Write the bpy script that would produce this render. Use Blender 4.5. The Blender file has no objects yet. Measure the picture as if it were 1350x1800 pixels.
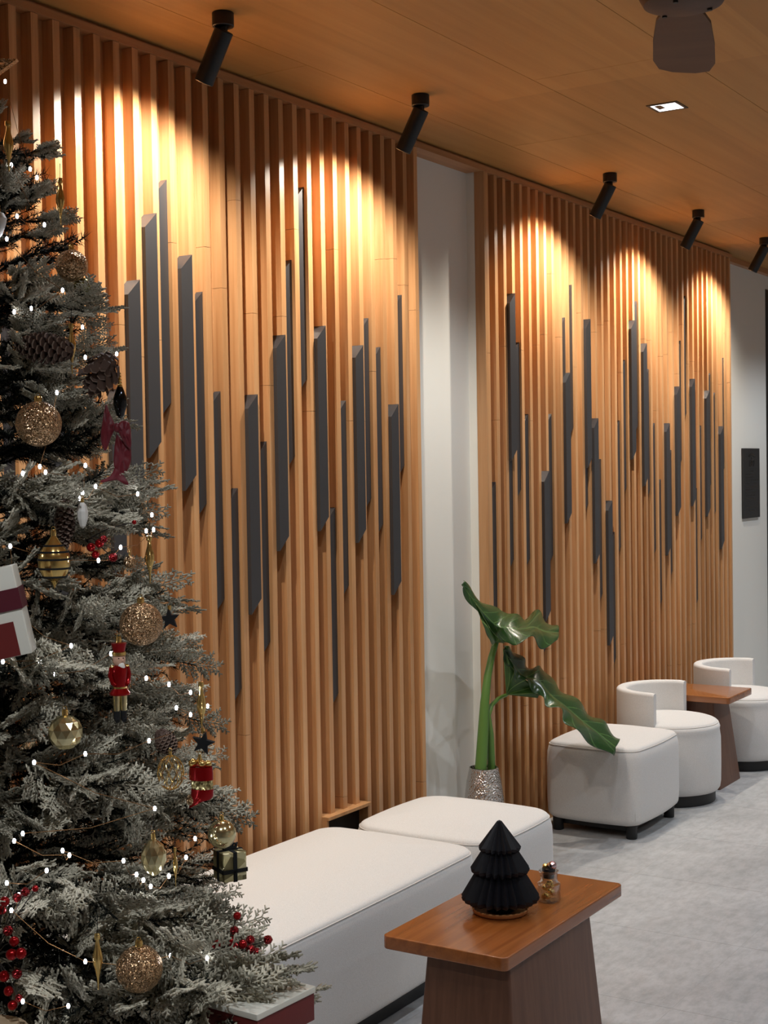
import bpy, math, random
import numpy as np
from mathutils import Vector, Matrix
R = random.Random(7)
PI = math.pi
sc = bpy.context.scene
COL = sc.collection

# ------------------------------------------------------------------ camera
F, YAW, PIT, ROLL = 2500.0, .5663, .03, -.0161
CAM = Vector((3.0773, 0, 1.74))
v = Vector((-math.sin(YAW)*math.cos(PIT), math.cos(YAW)*math.cos(PIT), -math.sin(PIT)))
r0 = v.cross(Vector((0, 0, 1))).normalized(); u0 = r0.cross(v)
rr = r0*math.cos(ROLL) + u0*math.sin(ROLL); uu = u0*math.cos(ROLL) - r0*math.sin(ROLL)
cd = bpy.data.cameras.new('camera'); cam = bpy.data.objects.new('camera', cd); COL.objects.link(cam)
cd.sensor_fit = 'VERTICAL'; cd.sensor_height = 24; cd.lens = F/1800*24; cd.clip_start = .05
M = Matrix((rr, uu, -v)).transposed().to_4x4(); M.translation = CAM
cam.matrix_world = M
sc.camera = cam

def ray(x, y): return v + (x-675)/F*rr - (y-900)/F*uu
def atx(x, y, X): d = ray(x, y); return CAM + d*((X-CAM.x)/d.x)      # point where a sight line meets a plane of the place
def atz(x, y, Z): d = ray(x, y); return CAM + d*((Z-CAM.z)/d.z)
def atd(x, y, D): return CAM + ray(x, y)*D
def pix(p):
    q = Vector(p)-CAM; z = q.dot(v); return 675+F*q.dot(rr)/z, 900-F*q.dot(uu)/z, z

# ------------------------------------------------------------------ objects
def tag(o, label=None, cat=None, group=None, kind=None):
    if label: o['label'] = label
    if cat: o['category'] = cat
    if group: o['group'] = group
    if kind: o['kind'] = kind
    return o
def thing(name, label, cat, loc=(0, 0, 0), group=None, rot=None):
    o = bpy.data.objects.new(name, None); COL.objects.link(o)
    o.location = loc; o.empty_display_size = .1
    if rot: o.rotation_euler = rot
    return tag(o, label, cat, group)
def copy_tree(o, parent=None):
    c = o.copy(); COL.objects.link(c); c.parent = parent
    for ch in [q for q in bpy.data.objects if q.parent == o]: copy_tree(ch, c)
    return c

class MB:
    def __init__(s): s.v = []; s.f = []; s.mi = []; s.uv = None
    def add(s, vs, fs, mi=0):
        b = len(s.v); s.v += [tuple(p) for p in vs]; s.f += [tuple(i+b for i in f) for f in fs]; s.mi += [mi]*len(fs); return s
    def box(s, x0, x1, y0, y1, z0, z1, mi=0):
        vs = [(x, y, z) for z in (z0, z1) for y in (y0, y1) for x in (x0, x1)]
        return s.add(vs, [(0, 2, 3, 1), (4, 5, 7, 6), (0, 1, 5, 4), (2, 6, 7, 3), (0, 4, 6, 2), (1, 3, 7, 5)], mi)
    def loft(s, rings, mi=0, cap=True, closed=True):
        n = len(rings[0]); b = len(s.v)
        for r in rings: s.v += [tuple(p) for p in r]
        fs = []
        m = n if closed else n-1
        for i in range(len(rings)-1):
            for j in range(m):
                k = (j+1) % n
                fs.append((b+i*n+j, b+i*n+k, b+(i+1)*n+k, b+(i+1)*n+j))
        if cap:
            fs.append(tuple(b+j for j in reversed(range(n)))); fs.append(tuple(b+(len(rings)-1)*n+j for j in range(n)))
        s.f += fs; s.mi += [mi]*len(fs); return s
    def lathe(s, prof, n=32, c=(0, 0, 0), mi=0, cap=True, flute=0, nf=0):
        rings = []
        for k, (r, z) in enumerate(prof):
            rings.append([(c[0]+r*(1+flute*(1 if (j % 2) else -1)*(nf > 0))*math.cos(2*PI*j/n), c[1]+r*(1+flute*(1 if (j % 2) else -1)*(nf > 0))*math.sin(2*PI*j/n), c[2]+z) for j in range(n)])
        return s.loft(rings, mi, cap)
    def tube(s, pts, rad, n=8, mi=0):
        pts = [Vector(p) for p in pts]; rings = []
        rads = rad if isinstance(rad, (list, tuple)) else [rad]*len(pts)
        up = None
        for i, p in enumerate(pts):
            t = (pts[min(i+1, len(pts)-1)]-pts[max(i-1, 0)])
            if t.length < 1e-9: t = Vector((0, 0, 1))
            t.normalize()
            if up is None: up = Vector((0, 0, 1)) if abs(t.z) < .9 else Vector((1, 0, 0))
            a = (up - t*up.dot(t))
            if a.length < 1e-6: a = t.orthogonal()
            a.normalize(); up = a; b = t.cross(a)
            rings.append([p+(a*math.cos(2*PI*j/n)+b*math.sin(2*PI*j/n))*rads[i] for j in range(n)])
        return s.loft(rings, mi)
    def sphere(s, c, r, n=16, m=10, mi=0, sc3=(1, 1, 1)):
        prof = [(max(r*math.sin(PI*k/m), 1e-5), -r*math.cos(PI*k/m)) for k in range(m+1)]
        b = len(s.v); s.lathe(prof, n, (0, 0, 0), mi)
        for i in range(b, len(s.v)):
            p = s.v[i]; s.v[i] = (c[0]+p[0]*sc3[0], c[1]+p[1]*sc3[1], c[2]+p[2]*sc3[2])
        return s
    def xform(s, Mx, b=0):
        for i in range(b, len(s.v)): s.v[i] = tuple(Mx @ Vector(s.v[i]))
        return s
    def build(s, name, mats, parent=None, smooth=True, ang=35, loc=None, kind=None, label=None):
        me = bpy.data.meshes.new(name); me.from_pydata(s.v, [], s.f)
        if not isinstance(mats, (list, tuple)): mats = [mats]
        for m in mats: me.materials.append(m)
        if len(mats) > 1: me.polygons.foreach_set('material_index', s.mi)
        if smooth:
            me.shade_smooth(); me.set_sharp_from_angle(angle=math.radians(ang))
        me.update()
        o = bpy.data.objects.new(name, me); COL.objects.link(o)
        if parent: o.parent = parent
        if loc is not None: o.location = loc
        if kind: o['kind'] = kind
        if label: o['label'] = label
        return o

def rrect(x0, x1, y0, y1, r, z, n=6):
    out = []
    for cx, cy, a0 in ((x1-r, y1-r, 0), (x0+r, y1-r, 90), (x0+r, y0+r, 180), (x1-r, y0+r, 270)):
        for k in range(n+1):
            a = math.radians(a0+90*k/n); out.append((cx+r*math.cos(a), cy+r*math.sin(a), z))
    return out
def rblock(mb, x0, x1, y0, y1, z0, z1, r, e, crown=0, mi=0, top_e=None, taper=0):
    """block with plan corner radius r and rounded edges e; crown domes the top"""
    te = top_e or e; rings = []; n = 5
    def ring(ins, z): return rrect(x0+ins, x1-ins, y0+ins, y1-ins, max(r-ins, .002), z)
    for k in range(n+1):
        a = PI/2*k/n; rings.append(ring(e*(1-math.sin(a)), z0+e*(1-math.cos(a))))
    for k in range(n+1):
        a = PI/2*k/n; rings.append(ring(te*(1-math.cos(a)), z1-te*(1-math.sin(a))))
    if crown:
        m = min(x1-x0, y1-y0)/2-te
        for k in range(1, 9):
            t = k/9; rings.append(ring(te+m*t*.97, z1+crown*math.sin(PI/2*t)))
    return mb.loft(rings, mi)

# ------------------------------------------------------------------ materials
def lin(c):
    return tuple((x/255/12.92 if x/255 <= .04045 else ((x/255+.055)/1.055)**2.4) for x in c)+(1,)
def mat(name, col, rough=.5, metal=0, spec=.5, **kw):
    m = bpy.data.materials.new(name); m.use_nodes = True
    b = m.node_tree.nodes['Principled BSDF']
    b.inputs['Base Color'].default_value = lin(col); b.inputs['Roughness'].default_value = rough
    b.inputs['Metallic'].default_value = metal; b.inputs['Specular IOR Level'].default_value = spec
    for k, val in kw.items():
        b.inputs[k.replace('_', ' ')].default_value = val
    return m
def N(m, t): return m.node_tree.nodes.new(t)
def L(m, a, b): m.node_tree.links.new(a, b)
def P(m): return m.node_tree.nodes['Principled BSDF']
def coords(m, scale, kind='Object'):
    tc = N(m, 'ShaderNodeTexCoord'); mp = N(m, 'ShaderNodeMapping'); mp.inputs['Scale'].default_value = scale
    L(m, tc.outputs[kind], mp.inputs['Vector']); return mp.outputs['Vector']
def noise(m, vec, scale=1, detail=3, rough=.5, dist=0):
    n = N(m, 'ShaderNodeTexNoise'); n.inputs['Scale'].default_value = scale; n.inputs['Detail'].default_value = detail
    n.inputs['Roughness'].default_value = rough; n.inputs['Distortion'].default_value = dist
    L(m, vec, n.inputs['Vector']); return n.outputs['Fac']
def ramp(m, fac, stops):
    r = N(m, 'ShaderNodeValToRGB'); L(m, fac, r.inputs['Fac'])
    while len(r.color_ramp.elements) < len(stops): r.color_ramp.elements.new(.5)
    for e, (p, c) in zip(r.color_ramp.elements, stops): e.position = p; e.color = lin(c)
    return r.outputs['Color']
def bump(m, fac, strength=.2, dist=.001):
    b = N(m, 'ShaderNodeBump'); b.inputs['Strength'].default_value = strength; b.inputs['Distance'].default_value = dist
    L(m, fac, b.inputs['Height']); L(m, b.outputs['Normal'], P(m).inputs['Normal'])
def mixrgb(m, fac, a, b, mode='MIX'):
    n = N(m, 'ShaderNodeMix'); n.data_type = 'RGBA'; n.blend_type = mode
    if isinstance(fac, float): n.inputs['Factor'].default_value = fac
    else: L(m, fac, n.inputs['Factor'])
    for s, q in ((n.inputs['A'], a), (n.inputs['B'], b)):
        if isinstance(q, tuple): s.default_value = lin(q)
        else: L(m, q, s)
    return n.outputs['Result']
def wood(name, cols, axis, rough, grain=60, cell=None, spec=.5, bstr=.08, coat=0):
    """axis: index of the grain direction; cell: (axis, size) for board to board colour change"""
    m = mat(name, cols[1], rough, spec=spec)
    s = [grain]*3; s[axis] = grain/28
    vec = coords(m, s); f = noise(m, vec, 1, 5, .6, .4)
    c = ramp(m, f, [(.25, cols[0]), (.5, cols[1]), (.78, cols[2])])
    if cell:
        tc = N(m, 'ShaderNodeTexCoord'); mp = N(m, 'ShaderNodeMapping')
        sc3 = [0, 0, 0]
        for ax, size in cell: sc3[ax] = 1/size
        mp.inputs['Scale'].default_value = sc3; L(m, tc.outputs['Object'], mp.inputs['Vector'])
        fl = N(m, 'ShaderNodeVectorMath'); fl.operation = 'FLOOR'; L(m, mp.outputs['Vector'], fl.inputs[0])
        wn = N(m, 'ShaderNodeTexWhiteNoise'); L(m, fl.outputs['Vector'], wn.inputs['Vector'])
        tint = ramp(m, wn.outputs['Value'], [(0, (226, 222, 218)), (1, (255, 255, 255))])
        c = mixrgb(m, 1.0, c, tint, 'MULTIPLY')
    L(m, c, P(m).inputs['Base Color']); bump(m, f, bstr, .0008)
    if coat: P(m).inputs['Coat Weight'].default_value = coat; P(m).inputs['Coat Roughness'].default_value = .12
    return m

PITCH = .0855
M_slat = wood('slat_wood', [(180, 130, 86), (200, 152, 106), (212, 168, 124)], 2, .3, 55, [(1, PITCH)])
M_ceil = wood('ceiling_wood', [(172, 124, 64), (184, 136, 74), (194, 146, 84)], 1, .55, 16, [(0, .55), (1, 2.4)], bstr=.03)
M_trim = wood('crown_wood', [(160, 110, 70), (176, 124, 82), (188, 138, 94)], 1, .4, 45)
M_table = wood('table_top_wood', [(122, 66, 28), (142, 82, 37), (160, 97, 48)], 1, .26, 34, coat=.35)
M_tbase = wood('table_base_wood', [(84, 52, 36), (98, 64, 46), (112, 76, 56)], 2, .45, 50)
M_table2 = wood('side_table_wood', [(108, 58, 24), (142, 84, 38), (166, 104, 54)], 0, .24, 30, coat=.35)
M_bar = mat('charcoal_laminate', (56, 56, 59), .36)
f_ = noise(M_bar, coords(M_bar, (300, 300, 300)), 1, 2); bump(M_bar, f_, .05, .0005)
M_white = mat('white_plaster', (226, 226, 221), .6)
f_ = noise(M_white, coords(M_white, (40, 40, 40)), 1, 4); bump(M_white, f_, .08, .001)
M_room = mat('room_plaster', (196, 192, 186), .7)
M_black = mat('black_metal', (14, 14, 15), .42)
M_blackbase = mat('black_base', (16, 16, 17), .5)
M_gap = mat('shadow_gap', (40, 28, 20), .8)
def fabric(name, a, b):
    m = mat(name, a, .9, spec=.15)
    vec = coords(m, (420, 420, 420)); f = noise(m, vec, 1, 2, .6)
    f2 = noise(m, coords(m, (5, 5, 5)), 1, 3)
    c = ramp(m, f, [(.3, b), (.65, a)])
    L(m, c, P(m).inputs['Base Color']); bump(m, f, .35, .0012)
    P(m).inputs['Sheen Weight'].default_value = .15
    return m
M_fab = fabric('cream_fabric', (216, 215, 214), (198, 197, 195))
M_pipe = fabric('seam_piping', (210, 207, 203), (194, 191, 187))
# stone floor
M_floor = mat('grey_stone_tile', (176, 176, 174), .42, spec=.4)
fa = noise(M_floor, coords(M_floor, (2.2, 2.2, 2.2)), 1, 6, .62, .6)
fb = noise(M_floor, coords(M_floor, (28, 12, 20)), 1, 5, .7)
ca = ramp(M_floor, fa, [(.3, (164, 165, 166)), (.5, (178, 179, 180)), (.72, (192, 193, 194))])
cb = ramp(M_floor, fb, [(.35, (228, 228, 228)), (.6, (255, 255, 255))])
L(M_floor, mixrgb(M_floor, 1.0, ca, cb, 'MULTIPLY'), P(M_floor).inputs['Base Color']); bump(M_floor, fb, .12, .001)
M_grout = mat('floor_grout', (176, 174, 170), .8)
M_emis = mat('lamp_emitter', (255, 250, 240), .5); P(M_emis).inputs['Emission Color'].default_value = (1, .93, .82, 1); P(M_emis).inputs['Emission Strength'].default_value = 30
M_refl = mat('reflector_white', (235, 236, 240), .3)
M_dlframe = mat('downlight_frame', (52, 40, 30), .5)

# ------------------------------------------------------------------ room shell
ZC = 3.12
def boards(mb, x0, x1, y0, y1, z0, z1, wx, ly, gap, x_off=0.0, stagger=.5):
    i = 0; x = x_off
    while x > x0: x -= wx
    while x < x1:
        a, b = max(x, x0), min(x+wx-gap, x1)
        y = y0 - ((i*stagger) % 1)*ly
        while y < y1:
            c, d = max(y, y0), min(y+ly-gap, y1)
            if d > c and b > a: mb.box(a, b, c, d, z0, z1)
            y += ly
        x += wx; i += 1
mb = MB(); boards(mb, -.15, 5.6, -3.2, 12.2, ZC, ZC+.02, .545, 2.4, .0022, .255-.545, .37)
mb.box(-.15, 5.6, -3.2, 12.2, ZC+.021, ZC+.12, 1)
tag(mb.build('ceiling', [M_ceil, M_gap], smooth=False), kind='structure')
mb = MB(); boards(mb, -.15, 5.6, -3.2, 12.2, -.02, 0, .68, .68, .0018, .738-.68, 0)
mb.box(-.15, 5.6, -3.2, 12.2, -.12, -.0005, 1)
tag(mb.build('floor', [M_floor, M_grout], smooth=False), kind='structure')
DY = 10.125
mb = MB(); mb.box(-.25, -.09, -3.2, DY, 0, ZC)
mb.box(-.25, -.09, DY+.94, 12.2, 0, ZC); mb.box(-.25, -.09, DY, DY+.94, 2.99, ZC)
tag(mb.build('wall_left', M_white, smooth=False), kind='structure')
tag(MB().box(5.5, 5.65, -3.2, 12.2, 0, ZC).build('wall_right', M_room, smooth=False), kind='structure')
tag(MB().box(-.25, 5.65, 12.05, 12.2, 0, ZC).build('wall_far', M_room, smooth=False), kind='structure')
tag(MB().box(-.25, 5.65, -3.2, -3.05, 0, ZC).build('wall_back', M_room, smooth=False), kind='structure')
# dark door beyond the white wall
mb = MB(); mb.box(-.14, -.085, DY+.002, DY+.07, 0, 2.985); mb.box(-.14, -.085, DY+.87, DY+.938, 0, 2.985); mb.box(-.14, -.085, DY+.07, DY+.87, 2.92, 2.985)
d = tag(mb.build('door_1', M_black, smooth=False), kind='structure')
MB().box(-.13, -.1, DY+.072, DY+.868, .004, 2.918).build('door_leaf', mat('dark_door', (38, 34, 30), .4), d, smooth=False)
MB().tube([(-.09, DY+.80, .95), (-.09, DY+.80, 1.25)], .012).build('door_handle', M_black, d)
# crown rail along the left wall with its shadow gap
mb = MB(); mb.box(-.09, .004, 1.8, 9.13, 3.083, 3.108); mb.box(-.09, -.012, 1.8, 9.13, 3.108, ZC)
tag(mb.build('trim_1', M_trim, smooth=False), kind='structure')
mb = MB(); mb.box(-.09, -.05, 9.132, 12, 3.083, ZC-.001)
tag(mb.build('trim_2', M_trim, smooth=False), kind='structure')

# ------------------------------------------------------------------ slat panels
SW, SD, GAP = .0278, .042, PITCH-.0278
def slat_panel(name, label, y0, n, ya, yb, joints, bars, hole=None):
    t = thing(name, label, 'slat panel', (0, ya, 0))
    loc = Vector((0, -ya, 0))
    mb = MB().box(-.088, -SD-.0005, ya, yb, 0, 3.083).xform(Matrix.Translation(loc)); mb.build('backing_board', M_slat, t, smooth=False)
    mb = MB(); rj = random.Random(joints)
    for i in range(n):
        y = y0+i*PITCH; z0 = 0
        if hole and hole[0]-.01 < y < hole[1]-SW+.01: z0 = hole[2]
        zs = [z0]+sorted([rj.uniform(.3, .9), rj.uniform(2.2, 2.7)] if rj.random() < .5 else [rj.uniform(1.9, 2.6)])+[3.083]
        zs = [z for z in zs if z >= z0]
        for a, b in zip(zs, zs[1:]):
            mb.box(-SD, 0, y, y+SW, a, b-.0012)
    mb.xform(Matrix.Translation(loc)); mb.build('slats', M_slat, t, smooth=False)
    for (xl, xr, yt, xb, yb_) in bars:
        # gap whose mouth this bar fills
        best = None
        mid = (xl+xr)/2
        for i in range(n-1):
            g0 = y0+i*PITCH+SW; g1 = g0+GAP; z = atx(mid, yt+20, 0).z
            pl = pix((0, g0, z))[0]; pr = pix((0, g1, z))[0]
            q = abs(mid-(pl+pr)/2-(0))
            if best is None or q < best[0]: best = (q, g0, g1, pl, pr)
        _, g0, g1, pl, pr = best
        wide = (xr-xl) > .78*(pr-pl)
        px_ = .015 if wide else (-.0145 if y0 < 4 else -.0105)
        zt = atx(xr, yt, px_).z; zb = atx(xb, yb_, px_).z
        c = .052
        g0 += .0006; g1 -= .0006
        m2 = MB(); x0 = -SD+.0005
        vs = [(x, y, z) for x in (x0, px_) for (y, z) in ((g0, zb), (g1, zb+c), (g1, zt), (g0, zt-c))]
        m2.add(vs, [(0, 1, 2, 3), (7, 6, 5, 4), (0, 4, 5, 1), (1, 5, 6, 2), (2, 6, 7, 3), (3, 7, 4, 0)])
        m2.xform(Matrix.Translation(loc)); m2.build('charcoal_bar', M_bar, t, smooth=False)
    return t
BARS1 = [(13, 33, 560, 28, 1010), (84, 104, 690, 96, 1085), (194, 212, 683, 213, 1010), (220, 238, 490, 240, 905), (250, 275, 374, 263, 805), (279, 294, 316, 291, 735),
 (314, 335.5, 447, 324.5, 863), (344, 358, 513, 354, 912), (377, 390.5, 688, 386, 1080), (433, 452, 693, 440, 1081), (408, 421.6, 858, 416, 1238), (461, 472, 776, 471, 1153),
 (482, 500, 588, 492, 969), (503, 514, 457, 512, 826), (524, 535.5, 329, 533, 690), (553, 570, 572, 561, 934), (580.5, 591, 892, 587, 1244), (599.5, 608, 704, 606, 1053),
 (619, 634, 606, 625, 955), (639, 647, 559, 645, 899), (660, 669, 610, 666, 944), (680.5, 695.5, 710, 686, 1047), (696.7, 704.4, 518, 702, 840)]
BARS2 = [(885, 899.5, 514, 890, 810), (902, 907.6, 724, 906.5, 1002), (915, 921.6, 603, 919, 879), (874.5, 879.7, 847, 881, 1110), (930, 935, 728, 934.5, 999), (944, 955.5, 828, 952, 1095),
 (956.6, 962.5, 885, 963, 1152), (969.5, 975, 728, 973, 993), (983, 993.5, 654, 988, 921), (995, 998.6, 559, 997.5, 825), (1007.5, 1011.7, 502, 1010, 769), (1019, 1030, 559, 1023, 823),
 (1031.7, 1035.5, 642, 1034, 903), (1043, 1052, 735, 1046, 991), (1054.6, 1058.6, 807, 1058, 1061), (1066, 1075, 880, 1071, 1135), (1078, 1080.5, 935, 1082, 1173), (1088, 1091, 739, 1091, 977),
 (1098, 1102, 633, 1101, 872), (1108.5, 1118, 563, 1113, 808), (1119.5, 1123, 530, 1121, 765), (1130, 1139, 603.6, 1132, 855), (1140, 1142, 649, 1141, 878), (1149, 1151.6, 743.6, 1151.5, 980),
 (1159, 1161.7, 842.7, 1162.5, 1070), (1168.5, 1176, 743.6, 1172, 977), (1178, 1180, 791, 1181, 1019), (1186.6, 1195, 679, 1190, 907), (1195.5, 1198, 599, 1197, 823), (1204.6, 1207.6, 521, 1206, 741),
 (1213, 1221, 665.5, 1216, 890), (1221, 1224, 858, 1225, 1068), (1230, 1232.6, 748, 1232.6, 959), (1238, 1246, 686, 1241.5, 908.5), (1246.6, 1249, 656, 1248.5, 865), (1255, 1256.6, 690, 1256.7, 912),
 (1262.4, 1270, 749, 1265, 966), (1270, 1272, 629, 1271, 837)]
Y1 = 2.8898
slat_panel('wood_slat_panel', 'light wood slat wall panel behind the christmas tree and the long bench', Y1-11*PITCH, 38, Y1-11*PITCH-.02, Y1+26*PITCH+SW, 3, BARS1, (4.37, 4.665, .43))
Y2 = 5.7382
tp = slat_panel('wood_slat_panel', 'light wood slat wall panel behind the potted plant and the round chairs', Y2, 40, Y2-.0005, Y2+39*PITCH+SW, 8, BARS2)
MB().box(-.0495, .0, -.012, -.0006, 0, 3.083).build('end_board', M_slat, tp, smooth=False)
tag(MB().box(-.09, -.05, Y2-.014, Y2-.001, 0, 3.083).build('trim_3', M_white, smooth=False), kind='structure')
# floor level niche let into the first panel
nt = thing('floor_niche', 'small wooden ledge over a dark recess in the slats behind the bench', 'niche', (0, 4.37, 0))
MB().box(-.04, .03, 0, .295, .418, .43).build('ledge', M_slat, nt, smooth=False)
for a_ in (.283, 0): MB().box(-.04, .022, a_, a_+.012, .0, .4175).build('side_board', M_slat, nt, smooth=False)
MB().box(-.041, -.02, .0125, .2825, .002, .4175).build('dark_panel', M_blackbase, nt, smooth=False)

# ------------------------------------------------------------------ ceiling spotlights
def lamp(name, kind, loc, energy, color, rot=None, **kw):
    l = bpy.data.lights.new(name, kind); l.energy = energy; l.color = color
    for k, val in kw.items(): setattr(l, k, val)
    o = bpy.data.objects.new(name, l); COL.objects.link(o); o.location = loc
    if rot is not None: o.rotation_euler = rot
    return o
TILT = math.radians(30)
SPOT_E = 75
def spotlight(y, label):
    t = thing('ceiling_spotlight', label, 'spotlight', (.37, y, ZC), 'black spotlights along the slat wall')
    MB().lathe([(.0, -.0), (.031, 0), (.033, -.002), (.033, -.04), (.031, -.042), (0, -.042)], 32).build('ceiling_mount', M_black, t)
    mb = MB(); mb.box(-.012, .012, -.006, .006, -.066, -.04)
    mb.lathe([(.004, -.042), (.012, -.045), (.012, -.06), (.004, -.062)], 16); mb.build('swivel_joint', M_black, t)
    mb = MB(); r = .0295
    mb.lathe([(0, 0), (.027, 0), (r, -.003), (r, -.165), (r-.003, -.167), (r-.004, -.165), (r-.005, -.13), (0, -.13)], 40)
    Rm = Matrix.Translation((.004, 0, -.052)) @ Matrix.Rotation(TILT, 4, 'Y')
    mb.xform(Rm); mb.build('barrel', M_black, t)
    MB().lathe([(0, -.1315), (r-.008, -.1315), (r-.006, -.1335), (0, -.136)], 32).xform(Rm).build('lamp_lens', M_emis, t)
    tip = Rm @ Vector((0, 0, -.150))
    l = lamp('spot_lamp', 'SPOT', tip, SPOT_E, (1, .89, .74), (0, TILT, 0), spot_size=math.radians(132), spot_blend=.55, shadow_soft_size=.016)
    l.parent = t
names = ['black ceiling spotlight out of frame behind the tree top', 'largest black ceiling spotlight, at the upper left above the tree', 'black ceiling spotlight above the left edge of the white column',
         'black ceiling spotlight above the left part of the second slat panel', 'black ceiling spotlight above the right part of the second slat panel', 'smallest black ceiling spotlight, cut by the right edge of the photo']
for y, nme in zip((2.23, 3.40, 4.555, 6.295, 7.49, 8.655), names): spotlight(y, nme)
if 0: lamp('spot_lamp', 'SPOT', (.29, 9.8, 2.95), SPOT_E, (1, .8, .55), (0, TILT, 0), spot_size=math.radians(112), spot_blend=.85, shadow_soft_size=.016)

# recessed square downlights; only the one in view gets a body, the others are assumed out of view, one added as fill for the tree
def downlight_or_fill(x, y, e): return lamp('downlight_or_fill', 'SPOT', (x, y, ZC-.004), e, (.86, .93, 1.0), (0, 0, 0), spot_size=math.radians(128), spot_blend=.55, shadow_soft_size=.02)
DL_E = 82
for (x, y, k) in ((1.055, 5.262, .8), (1.055, 7.65, 1.0), (1.055, 10.0, 1.0), (1.055, 2.9, .6), (2.3, .55, 1.15), (3.0, 1.7, .6), (3.0, 4.1, 1.0), (3.0, 6.5, 1.1), (3.0, 8.9, 1.1), (4.6, 5.2, .9), (4.6, 2.0, .5), (4.6, 8, .9), (3.0, 11, .8)):  # the unseen lamp closest to the camera is added to brighten the tree
    downlight_or_fill(x, y, DL_E*k)
t = thing('square_downlight', 'small square recessed downlight glowing white in the wooden ceiling', 'downlight', (1.055, 5.262, ZC))
s = .062
mb = MB()
for a, b, c, d in ((-s, s, -s, -s+.012), (-s, s, s-.012, s), (-s, -s+.012, -s+.012, s-.012), (s-.012, s, -s+.012, s-.012)): mb.box(a, b, c, d, -.003, .0)
mb.build('frame', M_dlframe, t, smooth=False)
mb = MB(); q = s-.012
mb.loft([rrect(-q, q, -q, q, .004, -.0025, 3), rrect(-q*.8, q*.8, -q*.8, q*.8, .006, -.0012, 3)], cap=False)
mb.add([(-q*.8, -q*.8, -.001), (q*.8, -q*.8, -.001), (q*.8, q*.8, -.001), (-q*.8, q*.8, -.001)], [(0, 3, 2, 1)])
M_dl = mat('downlight_glow', (250, 250, 255), .4); P(M_dl).inputs['Emission Color'].default_value = (.93, .96, 1, 1); P(M_dl).inputs['Emission Strength'].default_value = 2.2
mb.build('diffuser', M_dl, t)
MB().add([(-q*.8, -q*.8, -.0016), (-q*.8, q*.5, -.0016), (-q*.2, q*.2, -.0016), (-q*.25, -q*.8, -.0016)], [(0, 1, 2, 3)]).build('recess_dark_patch', M_black, t, smooth=False)  # flat black patch stands in for the dark side of the recess

# ------------------------------------------------------------------ ceiling fan
M_fan = wood('fan_brown', [(74, 50, 38), (84, 58, 44), (92, 66, 50)], 0, .6, 12)
FX, FY, FZ = 1.93, 3.09, 2.772
t = thing('ceiling_fan', 'brown ceiling fan hub with a still blade, cut by the top edge of the photo', 'ceiling fan', (FX, FY, FZ))
MB().lathe([(0, -.012), (.06, -.010), (.088, 0), (.098, .018), (.10, .06), (.085, .085), (.03, .095), (0, .095)], 40).build('motor_hub', M_fan, t)
MB().lathe([(0, .09), (.015, .09), (.015, .29), (.06, .30), (.065, .347), (0, .347)], 24).build('down_rod', M_fan, t)
for k in range(3):
    a = 2*PI*k/3+.6
    MB().lathe([(0, -.014), (.006, -.014), (.006, -.008), (0, -.008)], 12, (.06*math.cos(a), .06*math.sin(a), 0)).build('screw', M_blackbase, t)
d0 = math.atan2(3.66-3.12, 1.70-1.90)
for k in range(3):
    a = d0+2*PI*k/3
    outline = [(.09, .03), (.16, .05), (.22, .064), (.4, .076), (.56, .08), (.64, .066), (.665, .03), (.665, -.03), (.64, -.066), (.56, -.08), (.4, -.076), (.22, -.064), (.16, -.05), (.09, -.03)]
    mb = MB(); mb.loft([[(x, y, .025+y*.12) for x, y in outline], [(x, y, .033+y*.12) for x, y in outline]])
    mb.xform(Matrix.Rotation(a, 4, 'Z')); mb.build('blade', M_fan, t)

# ------------------------------------------------------------------ benches and ottomans
def soft(a, b, r, ins, z, bulge):
    """rounded rectangle with gently convex sides, same point count for every inset"""
    A, B, r = a-ins, b-ins, max(r-ins*.5, .006); out = []
    cs = ((A-r, B-r, 0), (-A+r, B-r, 90), (-A+r, -B+r, 180), (A-r, -B+r, 270))
    for k, (cx, cy, a0) in enumerate(cs):
        for q in range(9):
            w = math.radians(a0+90*q/8); out.append((cx+r*math.cos(w), cy+r*math.sin(w)))
        nx, ny, _ = cs[(k+1) % 4]; w = math.radians(a0+90)
        p0 = (cx+r*math.cos(w), cy+r*math.sin(w)); p1 = (nx+r*math.cos(w), ny+r*math.sin(w))
        for q in range(1, 8): out.append((p0[0]+(p1[0]-p0[0])*q/8, p0[1]+(p1[1]-p0[1])*q/8))
    res = []
    for x, y in out:
        bx = bulge*(1-min(1, abs(y)/B)**2)*(abs(x)/A)**3; by = bulge*(1-min(1, abs(x)/A)**2)*(abs(y)/B)**3
        res.append((x+math.copysign(bx, x), y+math.copysign(by, y), z))
    return res
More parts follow.
